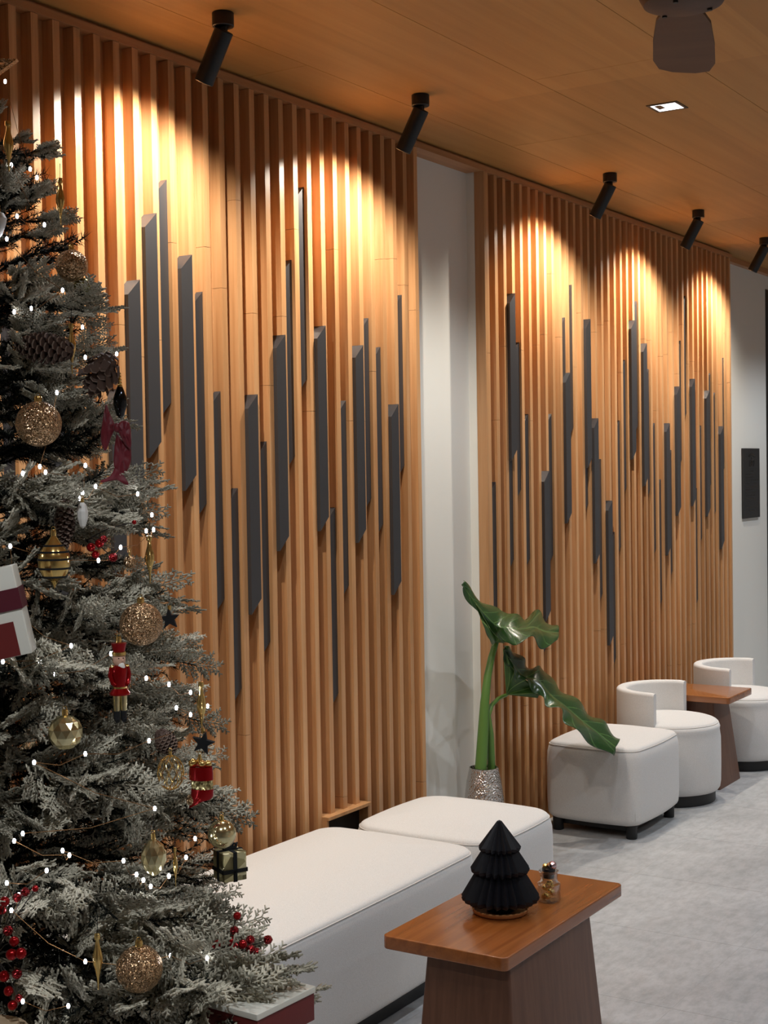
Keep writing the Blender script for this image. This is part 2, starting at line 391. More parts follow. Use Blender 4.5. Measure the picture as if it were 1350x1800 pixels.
def cushion(name, label, cat, x0, x1, y0, y1, zs, z1, group=None, r=.07, feet=False, bulge=.012):
    t = thing(name, label, cat, ((x0+x1)/2, (y0+y1)/2, 0), group)
    a, b = (x1-x0)/2-bulge, (y1-y0)/2-bulge
    zs -= .012
    def ring(ins, z): return soft(a, b, r, ins, z, bulge)
    mb = MB(); e = .035; rings = []
    for k in range(6): q = PI/2*k/5; rings.append(ring(e*(1-math.sin(q)), .06+e*(1-math.cos(q))))
    for z in (.15, .25, zs-.08): rings.append(ring(-.003, z))
    rings.append(ring(-.001, zs-.035)); rings.append(ring(.004, zs-.012)); rings.append(ring(.0085, zs))
    mb.loft(rings, cap=True); mb.build('upholstered_body', M_fab, t, ang=70)
    mb = MB(); m = min(a, b)-.03; rings = [ring(.009, zs+.0004)]
    for k in range(1, 6):
        q = PI/2*k/6; rings.append(ring(.009+.03*(1-math.cos(q)), zs+.019*math.sin(q)))
    for k in range(1, 10):
        tt = k/10; rings.append(ring(.037+(m-.02)*tt, zs+.0185+(z1-zs-.0185)*math.sin(PI/2*min(1, tt*1.25))))
    mb.loft(rings); mb.build('seat_top', M_fab, t, ang=80)
    pts = ring(.0075, zs+.0004); MB().tube(pts+[pts[0], pts[1]], .0021, 6).build('piping', M_pipe, t)
    for sx, sy in ((1, 1), (1, -1), (-1, 1), (-1, -1)):
        k = r*.293; mb = MB()
        mb.tube([(sx*(a-k+.003), sy*(b-k+.003), z) for z in (.09, .2, .3, zs-.08)]+[(sx*(a-k), sy*(b-k), zs-.03), (sx*(a-k-.006), sy*(b-k-.006), zs-.002)], .0012, 5)
        mb.build('corner_seam', M_pipe, t)
    if feet:
        for sx, sy in ((1, 1), (1, -1), (-1, 1), (-1, -1)):
            MB().lathe([(0, 0), (.024, 0), (.026, .004), (.026, .062), (0, .062)], 20, (sx*(a-.045), sy*(b-.045), 0)).build('foot', M_blackbase, t)
        MB().box(-a+.06, a-.06, -b+.06, b-.06, .028, .0605).build('base_frame', M_blackbase, t, smooth=False)
    else:
        rblock(MB(), -a+.04, a-.04, -b+.04, b-.04, 0, .061, .03, .004).build('plinth', M_blackbase, t)
    return t
cushion('upholstered_bench', 'long cream fabric bench in front of the slat wall beside the christmas tree', 'bench', .045, .722, 2.72, 4.325, .42, .455, r=.08, bulge=.01)
cushion('upholstered_ottoman', 'cream fabric ottoman pushed against the right end of the long bench', 'ottoman', .115, .732, 4.337, 4.945, .42, .455, 'cream square ottomans', r=.085, bulge=.018)
cushion('upholstered_ottoman', 'cream square ottoman on short black feet under the drooping plant leaf', 'ottoman', .06, .562, 6.10, 6.70, .425, .455, 'cream square ottomans', r=.05, feet=True, bulge=.018)

def round_chair(label, x, y, group='cream round lounge chairs'):
    t = thing('round_lounge_chair', label, 'chair', (x, y, 0), group)
    mb = MB(); rad = .262; zs = .405
    pr = [(rad-.03, .055), (rad-.012, .06), (rad-.002, .075), (rad+.002, .1), (rad+.004, .2), (rad+.003, .33), (rad-.003, .37), (rad, zs-.02), (rad-.006, zs-.004), (rad-.012, zs)]
    mb.lathe(pr, 72); mb.build('upholstered_drum', M_fab, t, ang=60)
    pr = [(rad-.012, zs+.0005)]+[((rad-.012)*math.cos(PI/2*k/10), zs+.033*math.sin(PI/2*k/10)**.8) for k in range(1, 10)]+[(.002, zs+.033)]
    MB().lathe(pr, 72).build('seat_cushion', M_fab, t, ang=80)
    MB().tube([((rad-.011)*math.cos(a*PI/36), (rad-.011)*math.sin(a*PI/36), zs+.0005) for a in range(73)], .0026, 6).build('piping', M_pipe, t)
    # curved backrest hugging the wall side
    rings = []; n = 40
    th = .05; zt = .582; zb = .10
    for k in range(n+1):
        a = math.radians(91+(274-91)*k/n); c, s_ = math.cos(a), math.sin(a)
        endr = 1.0
        sec = []
        ri, ro = rad-th+.003, rad+.006
        e = .016
        for (rq, zq, a0) in ((ro-e, zt-e, 0), (ri+e, zt-e, 90), (ri+e*.4, zb+e*.4, 180), (ro-e*.4, zb+e*.4, 270)):
            ee = e if a0 < 180 else e*.4
            for j in range(5):
                w = math.radians(a0+90*j/4); sec.append((rq+ee*math.cos(w), zq+ee*math.sin(w)))
        if k in (0, n):
            sec = [((ri+ro)/2+(p-(ri+ro)/2)*.82, (zt+zb)/2+(z-(zt+zb)/2)*.985) for p, z in sec]
            a += math.radians(-.9 if k == 0 else .9); c, s_ = math.cos(a), math.sin(a)
        rings.append([(p*c, p*s_, z) for p, z in sec])
    mb = MB(); mb.loft(rings); mb.build('backrest', M_fab, t, ang=50)
    MB().lathe([(0, 0), (.232, 0), (.236, .004), (.236, .054), (.2, .058), (0, .058)], 64).build('swivel_base', M_blackbase, t)
    return t
round_chair('round cream lounge chair with a curved low back, just behind the square ottoman', .35, 7.03)
round_chair('round cream lounge chair cut by the right edge, beyond the wooden side table', .40, 8.04)

# ------------------------------------------------------------------ tables
def table(label, x0, x1, y0, y1, z1, base, mt, mb_, th=.036):
    t = thing('wooden_side_table', label, 'side table', ((x0+x1)/2, (y0+y1)/2, 0), 'wooden side tables with a flared panel base')
    cx, cy = (x0+x1)/2, (y0+y1)/2
    m1 = MB(); rblock(m1, x0-cx, x1-cx, y0-cy, y1-cy, z1-th, z1, .018, .004); m1.build('tabletop', mt, t)
    bx0, bx1, by0, by1, fl = base
    def ring(ins, z): return rrect(bx0-cx-ins, bx1-cx+ins, by0-cy-ins, by1-cy+ins, .008, z, 3)
    m2 = MB(); m2.loft([ring(fl, 0), ring(fl*.5, (z1-th)/2), ring(0, z1-th)]); m2.build('flared_base', mb_, t)
    return t
table('brown wooden side table in the foreground holding the black paper tree', 1.042, 1.415, 3.155, 3.905, .5, (1.155, 1.40, 3.20, 3.70, .035), M_table, M_tbase)
table('brown wooden side table standing between the two round cream chairs', .03, .582, 7.305, 7.69, .5, (.10, .475, 7.36, 7.60, .05), M_table2, M_tbase)
# ------------------------------------------------------------------ black plaque on the far white wall
M_plq = mat('plaque_black', (30, 30, 32), .5); M_plt = mat('plaque_relief', (12, 12, 13), .25)
pa, pb = atx(1305.5, 788, -.08), atx(1334, 789, -.08); pc = atx(1306, 912, -.08)
PW, PH = pb.y-pa.y, pa.z-pc.z
t = thing('wall_plaque', 'tall narrow black plaque with raised lettering on the white wall at the right edge', 'plaque', (-.09, pa.y, pc.z))
MB().box(.0, .014, 0, PW, 0, PH).build('panel', M_plq, t, smooth=False)
mb = MB()
arc = [(math.cos(math.radians(a)), math.sin(math.radians(a))) for a in range(20, 161, 10)]
mb.loft([[(x, PW*.52+c*PW*.22*k, PH*.86+s_*PH*.07*k) for c, s_ in arc]+[(x, PW*.52+c*PW*.15*k, PH*.86+s_*PH*.035*k) for c, s_ in reversed(arc)] for x, k in ((.0138, 1), (.0158, 1))])
mb.box(.0138, .0155, PW*.49, PW*.55, PH*.845, PH*.875); mb.build('arched_emblem', M_plt, t, smooth=False)
def text(body, size, y, z, name, depth=.0012):
    fc = bpy.data.curves.new(name, 'FONT'); fc.body = body; fc.size = size; fc.extrude = depth; fc.align_x = 'CENTER'
    ob = bpy.data.objects.new(name, fc); COL.objects.link(ob)
    dg = bpy.context.evaluated_depsgraph_get(); me = bpy.data.meshes.new_from_object(ob.evaluated_get(dg)); bpy.data.objects.remove(ob)
    me.materials.clear(); me.materials.append(M_plt)
    o = bpy.data.objects.new(name, me); COL.objects.link(o); o.parent = t
    o.matrix_local = Matrix(((0, 0, 1, .0146), (1, 0, 0, y), (0, 1, 0, z), (0, 0, 0, 1)))
text('1897', PH*.135, PW*.5, PH*.74, 'large_figures')
mb = MB(); rz = random.Random(4); zz = .66
mb.box(.0138, .0152, PW*.42, PW*.62, PH*.665, PH*.672); mb.build('short_line', M_plt, t, smooth=False)
for k in range(13):
    zk = PH*(.62-.043*k)
    if k in (10,): continue
    w_ = rz.uniform(.5, .78) if k not in (9, 12) else .3
    x0_ = PW*.14 if k < 9 else PW*(.5-w_/2)
    m2 = MB(); xx = x0_
    while xx < x0_+PW*w_:
        ww = rz.uniform(.012, .035); m2.box(.0138, .0152, xx, min(xx+ww, x0_+PW*w_+.01), zk, zk+PH*.012); xx += ww+.006
    m2.build('lettering_line', M_plt, t, smooth=False)

# ------------------------------------------------------------------ potted plant
M_ham = mat('hammered_silver', (206, 200, 195), .13, 1)
vn = N(M_ham, 'ShaderNodeTexVoronoi'); vn.inputs['Scale'].default_value = 1; L(M_ham, coords(M_ham, (130, 130, 130)), vn.inputs['Vector']); bump(M_ham, vn.outputs['Distance'], 1.0, .004)
M_stem = mat('plant_stem', (86, 122, 52), .45)
M_soil = mat('dark_soil', (30, 24, 20), .9)
PXp, PYp = .125, 5.42
t = thing('potted_plant', 'tall leafy green plant in a hammered silver pot against the slat wall', 'plant', (PXp, PYp, 0))
pr = [(0, 0), (.07, 0), (.078, .01), (.088, .1), (.09, .2), (.086, .3), (.075, .38), (.064, .43), (.0645, .436), (.060, .437), (.058, .43), (.06, .40), (0, .398)]
MB().lathe(pr, 64).build('pot', M_ham, t, ang=50)
MB().lathe([(0, .3985), (.057, .3985), (.057, .41), (0, .413)], 24).build('soil', M_soil, t)
loc = Vector((-PXp, -PYp, 0))
def rel(p): return Vector(p)+loc
S1 = [(845, 1352), (849, 1290), (852, 1235), (857, 1190), (864, 1155), (873, 1124)]
pts = [rel(atx(x, y, .125-.0*i)) for i, (x, y) in enumerate(S1)]
MB().tube(pts, [.026, .024, .020, .017, .015, .013], 16).build('stem', M_stem, t)
S2 = [(864, 1352), (862, 1290), (858, 1258), (864, 1240), (876, 1228), (891, 1221)]
pts = [rel(atx(x, y, .135)) for i, (x, y) in enumerate(S2)]
MB().tube(pts, [.018, .015, .012, .010, .009, .008], 14).build('stem', M_stem, t)
M_leaf = mat('glossy_leaf', (30, 62, 30), .26, spec=.55)
uvn = N(M_leaf, 'ShaderNodeUVMap'); sx = N(M_leaf, 'ShaderNodeSeparateXYZ'); L(M_leaf, uvn.outputs['UV'], sx.inputs[0])
def mth(m, op, a, b=None, c=None):
    n = N(m, 'ShaderNodeMath'); n.operation = op
    for i, q in enumerate((a, b, c)):
        if q is None: continue
        if isinstance(q, (int, float)): n.inputs[i].default_value = q
        else: L(m, q, n.inputs[i])
    return n.outputs[0]
au = mth(M_leaf, 'ABSOLUTE', mth(M_leaf, 'SUBTRACT', sx.outputs['X'], .5))
mid = mth(M_leaf, 'LESS_THAN', au, .022)
fr = mth(M_leaf, 'FRACT', mth(M_leaf, 'SUBTRACT', mth(M_leaf, 'MULTIPLY', sx.outputs['Y'], 9), mth(M_leaf, 'MULTIPLY', au, 2.6)))
sv = mth(M_leaf, 'LESS_THAN', fr, .07)
vein = mth(M_leaf, 'MAXIMUM', mid, sv)
geo = N(M_leaf, 'ShaderNodeNewGeometry')
under = mixrgb(M_leaf, vein, (74, 106, 46), (128, 158, 88)); top_ = mixrgb(M_leaf, vein, (26, 58, 28), (48, 84, 44))
nz = noise(M_leaf, coords(M_leaf, (9, 9, 9)), 1, 2)
L(M_leaf, mixrgb(M_leaf, mth(M_leaf, 'MULTIPLY', nz, .3), top_, under), P(M_leaf).inputs['Base Color'])
bump(M_leaf, mth(M_leaf, 'SUBTRACT', 0, mth(M_leaf, 'MINIMUM', mth(M_leaf, 'MULTIPLY', fr, 4), 1)), .25, .003)
def cr(P_, t_):
    n = len(P_)-1; x = min(max(t_*n, 0), n-1e-6); i = int(x); f = x-i
    p0, p1, p2, p3 = P_[max(i-1, 0)], P_[i], P_[min(i+1, n)], P_[min(i+2, n)]
    return .5*((2*p1)+(p2-p0)*f+(2*p0-5*p1+4*p2-p3)*f*f+(3*p1-p0-3*p2+p3)*f**3)
def leaf(Lp, Mp, Rp, nu=28, nv=72, rip=.012, ph=0, waves=7):
    mb = MB(); vs = []; uvs = []
    for j in range(nv+1):
        t_ = j/nv; l, m_, r_ = cr(Lp, t_), cr(Mp, t_), cr(Rp, t_)
        nrm = (r_-l).cross(cr(Mp, min(t_+.02, 1))-cr(Mp, max(t_-.02, 0)))
        nrm = nrm.normalized() if nrm.length > 1e-9 else Vector((1, 0, 0))
        for i in range(nu+1):
            u = i/nu; q = l.lerp(m_, u*2) if u < .5 else m_.lerp(r_, u*2-1)
            e = abs(u-.5)*2
            q = q + nrm*(rip*e**2*math.sin(t_*waves*2*PI+ph+(PI*.7 if u > .5 else 0)) + .008*math.sin(PI*min(e, 1)))
            vs.append(q); uvs.append((u, t_))
    fs = [(j*(nu+1)+i, j*(nu+1)+i+1, (j+1)*(nu+1)+i+1, (j+1)*(nu+1)+i) for j in range(nv) for i in range(nu)]
    mb.add(vs, fs); o = mb.build('leaf', M_leaf, t, ang=180)
    ul = o.data.uv_layers.new(name='UVMap')
    for k, lp in enumerate(o.data.loops): ul.data[k].uv = uvs[lp.vertex_index]
    md = o.modifiers.new('thick', 'SOLIDIFY'); md.thickness = .0012; md.offset = 0
    return o
def PL(tab): return [rel(atx(x, y, X)) for x, y, X in tab]
leaf(PL([(813, 1021, .10), (836, 1047, .09), (858, 1064, .08), (882, 1072, .10), (904, 1080, .15), (922, 1088, .12), (942, 1073, .07), (958, 1090, .10), (979, 1100, .17)]),
     PL([(811, 1028, .11), (831, 1054, .13), (852, 1080, .15), (873, 1100, .17), (895, 1104, .22), (917, 1106, .24), (938, 1103, .22), (958, 1110, .23), (982, 1112, .22)]),
     PL([(812, 1034, .12), (828, 1062, .14), (848, 1094, .14), (868, 1128, .14), (894, 1132, .24), (915, 1129, .30), (938, 1121, .30), (956, 1140, .31), (979, 1126, .27)]), ph=.5, rip=.01, waves=4)
leaf(PL([(884, 1136, .12), (902, 1142, .12), (920, 1160, .13), (936, 1175, .16), (955, 1173, .16), (974, 1202, .20), (1002, 1222, .26), (1035, 1252, .32), (1062, 1272, .38), (1090, 1299, .47)]),
     PL([(885, 1142, .13), (895, 1158, .15), (908, 1176, .17), (922, 1190, .19), (946, 1196, .23), (968, 1222, .29), (994, 1242, .33), (1022, 1266, .38), (1050, 1288, .43), (1082, 1314, .50)]),
     PL([(884, 1146, .135), (894, 1172, .16), (908, 1190, .19), (926, 1200, .22), (946, 1222, .26), (962, 1238, .32), (986, 1250, .38), (1000, 1276, .43), (1036, 1303, .46), (1077, 1331, .50)]), rip=.012, waves=6)
# paler undersides where the folded leaf bases meet their stems
M_und = mat('leaf_underside', (62, 96, 40), .42)
uvn = N(M_und, 'ShaderNodeUVMap'); sx = N(M_und, 'ShaderNodeSeparateXYZ'); L(M_und, uvn.outputs['UV'], sx.inputs[0])
fr2 = mth(M_und, 'FRACT', mth(M_und, 'MULTIPLY', sx.outputs['X'], 6.01)); ve2 = mth(M_und, 'LESS_THAN', fr2, .09)
L(M_und, mixrgb(M_und, ve2, (58, 92, 38), (130, 158, 84)), P(M_und).inputs['Base Color'])
def fan(outer, ctr, nm='leaf_base'):
    O = PL(outer); c_ = rel(atx(*ctr)); nu, nv = 40, 12; vs = []; uvs = []
    for j in range(nv+1):
        w = j/nv
        for i in range(nu+1):
            p = cr(O, i/nu).lerp(c_, w); p = p + Vector((.014*math.sin(PI*w)*math.sin(3*PI*i/nu), 0, 0)); vs.append(p); uvs.append((i/nu, w))
    fs = [(j*(nu+1)+i, j*(nu+1)+i+1, (j+1)*(nu+1)+i+1, (j+1)*(nu+1)+i) for j in range(nv) for i in range(nu)]
    o = MB().add(vs, fs).build(nm, M_und, t, ang=180); ul = o.data.uv_layers.new(name='UVMap')
    for k, lp in enumerate(o.data.loops): ul.data[k].uv = uvs[lp.vertex_index]
    md = o.modifiers.new('thick', 'SOLIDIFY'); md.thickness = .001; md.offset = 0
fan([(866, 1136, .18), (850, 1100, .20), (836, 1062, .18), (844, 1074, .20), (854, 1092, .20), (862, 1106, .20), (874, 1120, .20), (888, 1131, .20)], (871, 1128, .16))
fan([(884, 1138, .13), (890, 1150, .15), (900, 1172, .17), (914, 1188, .19), (932, 1200, .21), (946, 1208, .23), (948, 1218, .24), (945, 1227, .23)], (890, 1221, .14))

# ------------------------------------------------------------------ things on the front table
TZ = .5005
c0 = atz(880, 1603, TZ)
M_cork = wood('coaster_wood', [(150, 96, 52), (172, 116, 68), (188, 132, 82)], 0, .5, 60)
M_paper = mat('black_paper', (20, 20, 26), .4, spec=.5)
t = thing('wooden_coaster', 'round wooden coaster under the black paper tree on the front table', 'coaster', (c0.x, c0.y, TZ))
MB().lathe([(0, 0), (.071, 0), (.078, .005), (.0795, .013), (.077, .0145), (.075, .013), (.071, .006), (0, .005)], 72).build('dish', M_cork, t, ang=50)
for k in range(26):
    a = 2*PI*k/26
    MB().box(.0755, .0792, -.0045, .0045, .0135, .0152).xform(Matrix.Rotation(a, 4, 'Z')).build('rim_notch', mat('rim_pale', (214, 160, 104), .45) if k == 0 else bpy.data.materials['rim_pale'], t, smooth=False)
t = thing('paper_tree', 'black honeycomb paper christmas tree in three tiers on the round wooden coaster', 'paper tree', (c0.x, c0.y, TZ+.0055))
def pleat(prof, n, amp):
    rings = []
    for r_, z in prof:
        rings.append([(r_*(1+(amp if j % 2 else -amp))*math.cos(PI*j/n), r_*(1+(amp if j % 2 else -amp))*math.sin(PI*j/n), z) for j in range(2*n)])
    return MB().loft(rings)
s_ = 3.95/2500
pleat([(.036, 0), (.036, .044)], 34, .07).build('trunk', M_paper, t, ang=10)
pleat([(.03, .045), (.085, .026), (.095, .031), (.098, .040), (.054, .122), (.05, .124)], 24, .12).build('lower_tier', M_paper, t, ang=10)
pleat([(.04, .112), (.064, .104), (.072, .111), (.074, .119), (.036, .184), (.033, .186)], 22, .12).build('middle_tier', M_paper, t, ang=10)
pleat([(.025, .176), (.045, .165), (.0515, .171), (.053, .179), (.006, .250), (.0005, .253)], 19, .12).build('upper_tier', M_paper, t, ang=10)
M_gold = mat('shiny_gold', (244, 206, 128), .16, .95); M_palegold = mat('pale_gold', (236, 222, 172), .15, .95)
M_glass = mat('clear_glass', (255, 255, 255), .03)
_tr = N(M_glass, 'ShaderNodeBsdfTransparent'); _gl = N(M_glass, 'ShaderNodeBsdfGlossy'); _gl.inputs['Roughness'].default_value = .04; _lw = N(M_glass, 'ShaderNodeLayerWeight'); _lw.inputs['Blend'].default_value = .32; _mx = N(M_glass, 'ShaderNodeMixShader')
_tr.inputs['Color'].default_value = (.95, .96, .95, 1)
L(M_glass, _lw.outputs['Facing'], _mx.inputs[0]); L(M_glass, _tr.outputs[0], _mx.inputs[1]); L(M_glass, _gl.outputs[0], _mx.inputs[2]); L(M_glass, _mx.outputs[0], M_glass.node_tree.nodes['Material Output'].inputs['Surface'])
j0 = atz(953, 1585, TZ)+Vector((.012, .02, 0))
t = thing('glass_jar', 'small clear glass jar filled with gold baubles behind the paper tree', 'jar', (j0.x, j0.y, TZ))
pr = [(0, .0), (.030, 0), (.0325, .004), (.033, .045), (.0325, .05), (.026, .054), (.024, .062), (.026, .082), (.0285, .084), (.0285, .087), (.0265, .088), (.0235, .082), (.0215, .062), (.0235, .053), (.0295, .048), (.03, .006), (.0, .004)]
MB().lathe(pr, 48, flute=.012, nf=1).build('glass_body', M_glass, t, ang=40)
rg = random.Random(5)
for k in range(11):
    a = rg.uniform(0, 2*PI); q = rg.uniform(.004, .019); z = .013+.0036*k
    MB().sphere((q*math.cos(a), q*math.sin(a), z), .0085, 14, 8).build('gold_bauble', M_gold, t)
MB().lathe([(0, .066), (.016, .066), (.019, .088), (.019, .094), (0, .094)], 24).build('black_stopper', M_paper, t)
M_rose = mat('rose_chrome', (214, 190, 196), .1, 1)
MB().sphere((.011, .002, .102), .0125, 24, 14).build('chrome_ball', M_rose, t)
for q in ((-.010, -.004, .099, .007), (-.004, .008, .1, .006), (-.014, .004, .096, .005)): MB().sphere(q[:3], q[3], 14, 8).build('gold_bauble', M_gold, t)

# ------------------------------------------------------------------ christmas tree
AX, AY = .962, 1.909
TH = 2.50
def rt(z): return max(.02, .14+(2.36-z)*.267)
def cyp(rg, n=10, ln=.16, wmax=.055):
    """frosted cypress fan: list of (a, b, radius) in the local xy plane, along +x"""
    seg = []; p = Vector((0, 0, 0)); d = Vector((1, rg.uniform(-.08, .08), rg.uniform(-.1, .1)))
    for i in range(n):
        q = p+d*ln/n; seg.append((p, q, .0022))
        t_ = i/n; wl = wmax*math.sin(PI*min(1, .25+t_*.8))*rg.uniform(.75, 1.15)+.006
        for sd in (-1, 1):
            a = math.radians(rg.uniform(36, 52))*sd
            dd = Vector((math.cos(a), math.sin(a), rg.uniform(-.18, .18)))
            m = max(2, int(wl/.0092)); b = q
            for k in range(m):
                c_ = b+dd*.0092; seg.append((b, c_, .0019))
                for s2 in (-1, 1):
                    a2 = a+math.radians(rg.uniform(30, 50))*s2
                    e = c_+Vector((math.cos(a2), math.sin(a2), rg.uniform(-.35, .35)))*rg.uniform(.007, .0125)*(1-.3*k/m)
                    seg.append((c_, e, .0024))
                b = c_
        p = q
    return seg
def seg_mesh(segs, frost):
    A = np.array([s[0] for s in segs]); B = np.array([s[1] for s in segs]); r_ = np.array([s[2] for s in segs])[:, None]
    d = B-A; d /= np.linalg.norm(d, axis=1)[:, None]+1e-9
    up = np.where(np.abs(d[:, 2:3]) < .9, np.array([[0, 0, 1.]]), np.array([[1., 0, 0]]))
    a = np.cross(d, up); a /= np.linalg.norm(a, axis=1)[:, None]; b = np.cross(d, a)
    V = []
    for P_, k in ((A, 1.0), (B, .75)):
        for j in range(3):
            an = 2*PI*j/3; V.append(P_+(a*math.cos(an)+b*math.sin(an))*r_*k)
    V = np.stack(V, 1).reshape(-1, 3); n = len(segs); o = np.arange(n)[:, None]*6
    T = np.array([[0, 1, 4], [0, 4, 3], [1, 2, 5], [1, 5, 4], [2, 0, 3], [2, 3, 5], [3, 4, 5]])
    Fc = (o[:, None, :]+T[None]).reshape(-1, 3)
    return V, Fc, np.full(len(V), frost)
def needle_mesh(rs, A, B, n, ln, fr):
    """n needles along each twig segment A-B"""
    A = np.repeat(A, n, 0); B = np.repeat(B, n, 0); m = len(A)
    d = B-A; d /= np.linalg.norm(d, axis=1)[:, None]+1e-9
    base = A+(B-A)*rs.rand(m, 1)
    q = rs.randn(m, 3); q -= d*(q*d).sum(1)[:, None]; q /= np.linalg.norm(q, axis=1)[:, None]+1e-9
    sp = np.radians(rs.uniform(32, 68, (m, 1)))
    nd = d*np.cos(sp)+q*np.sin(sp); L_ = ln*rs.uniform(.7, 1.15, (m, 1))
    side = np.cross(nd, q); side /= np.linalg.norm(side, axis=1)[:, None]+1e-9; w_ = .00115
    b2 = np.cross(nd, side)
    V = np.stack([base+side*w_, base-side*w_, base+b2*w_*1.2, base+nd*L_], 1).reshape(-1, 3)
    o = np.arange(m)[:, None]*4; T = np.array([[0, 1, 3], [1, 2, 3], [2, 0, 3]])
    Fc = (o[:, None, :]+T[None]).reshape(-1, 3)
    tipf = np.where(rs.rand(m) < fr, rs.uniform(.5, 1, m), rs.uniform(0, .25, m))
    fz = np.stack([tipf*.15, tipf*.15, tipf*.15, tipf], 1).reshape(-1)
    return V, Fc, fz
def merge(parts):
    Vs, Fs, Cs, o = [], [], [], 0
    for V, F_, C_ in parts: Vs.append(V); Fs.append(F_+o); Cs.append(C_); o += len(V)
    return np.concatenate(Vs), np.concatenate(Fs), np.concatenate(Cs)
def tri_mesh(name, V, F_, C_, m):
    me = bpy.data.meshes.new(name); me.vertices.add(len(V)); me.vertices.foreach_set('co', V.astype(np.float32).ravel())
    me.loops.add(len(F_)*3); me.loops.foreach_set('vertex_index', F_.astype(np.int32).ravel())
    me.polygons.add(len(F_)); me.polygons.foreach_set('loop_start', np.arange(len(F_), dtype=np.int32)*3)
    at = me.attributes.new('frost', 'FLOAT', 'POINT'); at.data.foreach_set('value', C_.astype(np.float32))
    me.materials.append(m); me.update(calc_edges=True); return me
def branch_geo(seed, Lb, n_twig, dens, cypress, fr):
    rg = random.Random(seed); rs = np.random.RandomState(seed)
    droop = rg.uniform(.02, .1)
    def stem(t_): return Vector((Lb*t_, Lb*.04*math.sin(t_*4+seed), Lb*(.10*math.sin(t_*PI*.9))-droop*Lb*t_*t_))
    A, B = [], []
    n = 9
    for i in range(n):
        a, b = stem(i/n*.94+.0), stem((i+1)/n*.94)
        if i > 0: A.append(a); B.append(b)
    wood_s = [(stem(i/n*.97), stem((i+1)/n*.97), .003) for i in range(n)]
    cy = []
    for k in range(n_twig):
        t_ = .22+.72*(k+.5)/n_twig; p = stem(t_); sd = -1 if k % 2 else 1
        az = math.radians(rg.uniform(28, 58))*sd; el = rg.uniform(-.25, .4)
        ln = min(.17, Lb*.42)*(1.12-.6*t_)*rg.uniform(.8, 1.15)
        d = Vector((math.cos(az)*math.cos(el), math.sin(az)*math.cos(el), math.sin(el)))
        q = p+d*ln*.5; q2 = q+(d+Vector((.25, 0, -.12)))*ln*.5
        A += [p, q]; B += [q, q2]; wood_s += [(p, q, .0016), (q, q2, .0012)]
        if rg.random() < cypress*.55: cy.append((q, (q2-q).normalized(), rg.uniform(.6, .95)))
    ends = 1 if cypress < .4 else 3
    for k in range(ends):
        if cypress > .05 and rg.random() < cypress+.3:
            az = (k-(ends-1)/2)*.5; cy.append((stem(.72+.06*k), Vector((math.cos(az), math.sin(az), rg.uniform(-.1, .2))).normalized(), rg.uniform(.8, 1.15)))
    parts = [needle_mesh(rs, np.array(A), np.array(B), dens, .021, fr), seg_mesh(wood_s, .05)]
    for p, d, sc_ in cy:
        sg = cyp(rg, 10, min(.15, Lb*.42)*sc_, min(.05, Lb*.14)*sc_)
        V, F_, C_ = seg_mesh(sg, rg.uniform(.7, 1.0))
        z_ = Vector((0, 0, 1)); y_ = z_.cross(d).normalized(); z_ = d.cross(y_)
        Mr = Matrix((d, y_, z_)).transposed() @ Matrix.Rotation(rg.uniform(-1.5, 1.5), 3, 'X')
        V = V @ np.array(Mr).T + np.array(p); C_ = np.clip(C_+rs.uniform(-.2, .12, len(C_)), 0, 1)
        parts.append((V, F_, C_))
    return merge(parts)
M_fol = mat('flocked_foliage', (40, 46, 40), .8, spec=.2)
an = N(M_fol, 'ShaderNodeAttribute'); an.attribute_name = 'frost'
cf = ramp(M_fol, an.outputs['Fac'], [(0, (10, 13, 9)), (.3, (31, 34, 25)), (.6, (122, 117, 100)), (1, (230, 221, 198))])
L(M_fol, cf, P(M_fol).inputs['Base Color'])
M_trunk = mat('trunk_brown', (44, 34, 28), .8)
GEO = {}
for cls, Lb, nt_, dn in (('s', .20, 8, 26), ('m', .34, 12, 30), ('l', .50, 17, 30), ('x', .62, 20, 32)):
    for k in range(4):
        cp = (.1, .45, .8, 1.0)[k]
        g_ = branch_geo(len(GEO)*7+3, Lb, nt_, dn, cp, (.20, .30, .38, .44)[k]); GEO[cls, k] = (float(np.percentile(g_[0][:, 0], 99.7)),)+g_
ME = {k: tri_mesh('branch', g[1], g[2], g[3], M_fol) for k, g in GEO.items()}
tree = thing('christmas_tree', 'tall frosted artificial christmas tree hung with ornaments along the left edge', 'christmas tree', (AX, AY, 0))
MB().lathe([(0, 0), (.16, 0), (.165, .02), (.05, .05), (.04, .3), (0, .3)], 24).build('stand', M_black, tree)
MB().tube([(0, 0, .2), (0, 0, 1.2), (0, 0, 2.2), (0, 0, TH-.08)], [.03, .022, .012, .006], 12).build('trunk', M_trunk, tree)
axis = Vector((AX, AY, 0))
def bmat(o, tip, Lb, roll=0):
    d = tip-o; ln = d.length; d = d.normalized(); y_ = Vector((0, 0, 1)).cross(d)
    y_ = y_.normalized() if y_.length > 1e-6 else Vector((0, 1, 0)); z_ = d.cross(y_)
    s_ = ln/Lb; Mr = Matrix((d, y_, z_)).transposed() @ Matrix.Rotation(roll, 3, 'X')
    return Matrix.Translation(o) @ (Mr*s_).to_4x4() if False else Matrix.Translation(o) @ Mr.to_4x4() @ Matrix.Scale(s_, 4)
def cls(ln): return 's' if ln < .25 else 'm' if ln < .41 else 'l' if ln < .56 else 'x'
rg = random.Random(21)
cand = []   # (screen score, matrix, key)
rw = Vector((r0.x, r0.y, 0)).normalized(); tc_ = -Vector((v.x, v.y, 0)).normalized()
def tipat(px, py, D): return atd(px, py, D)
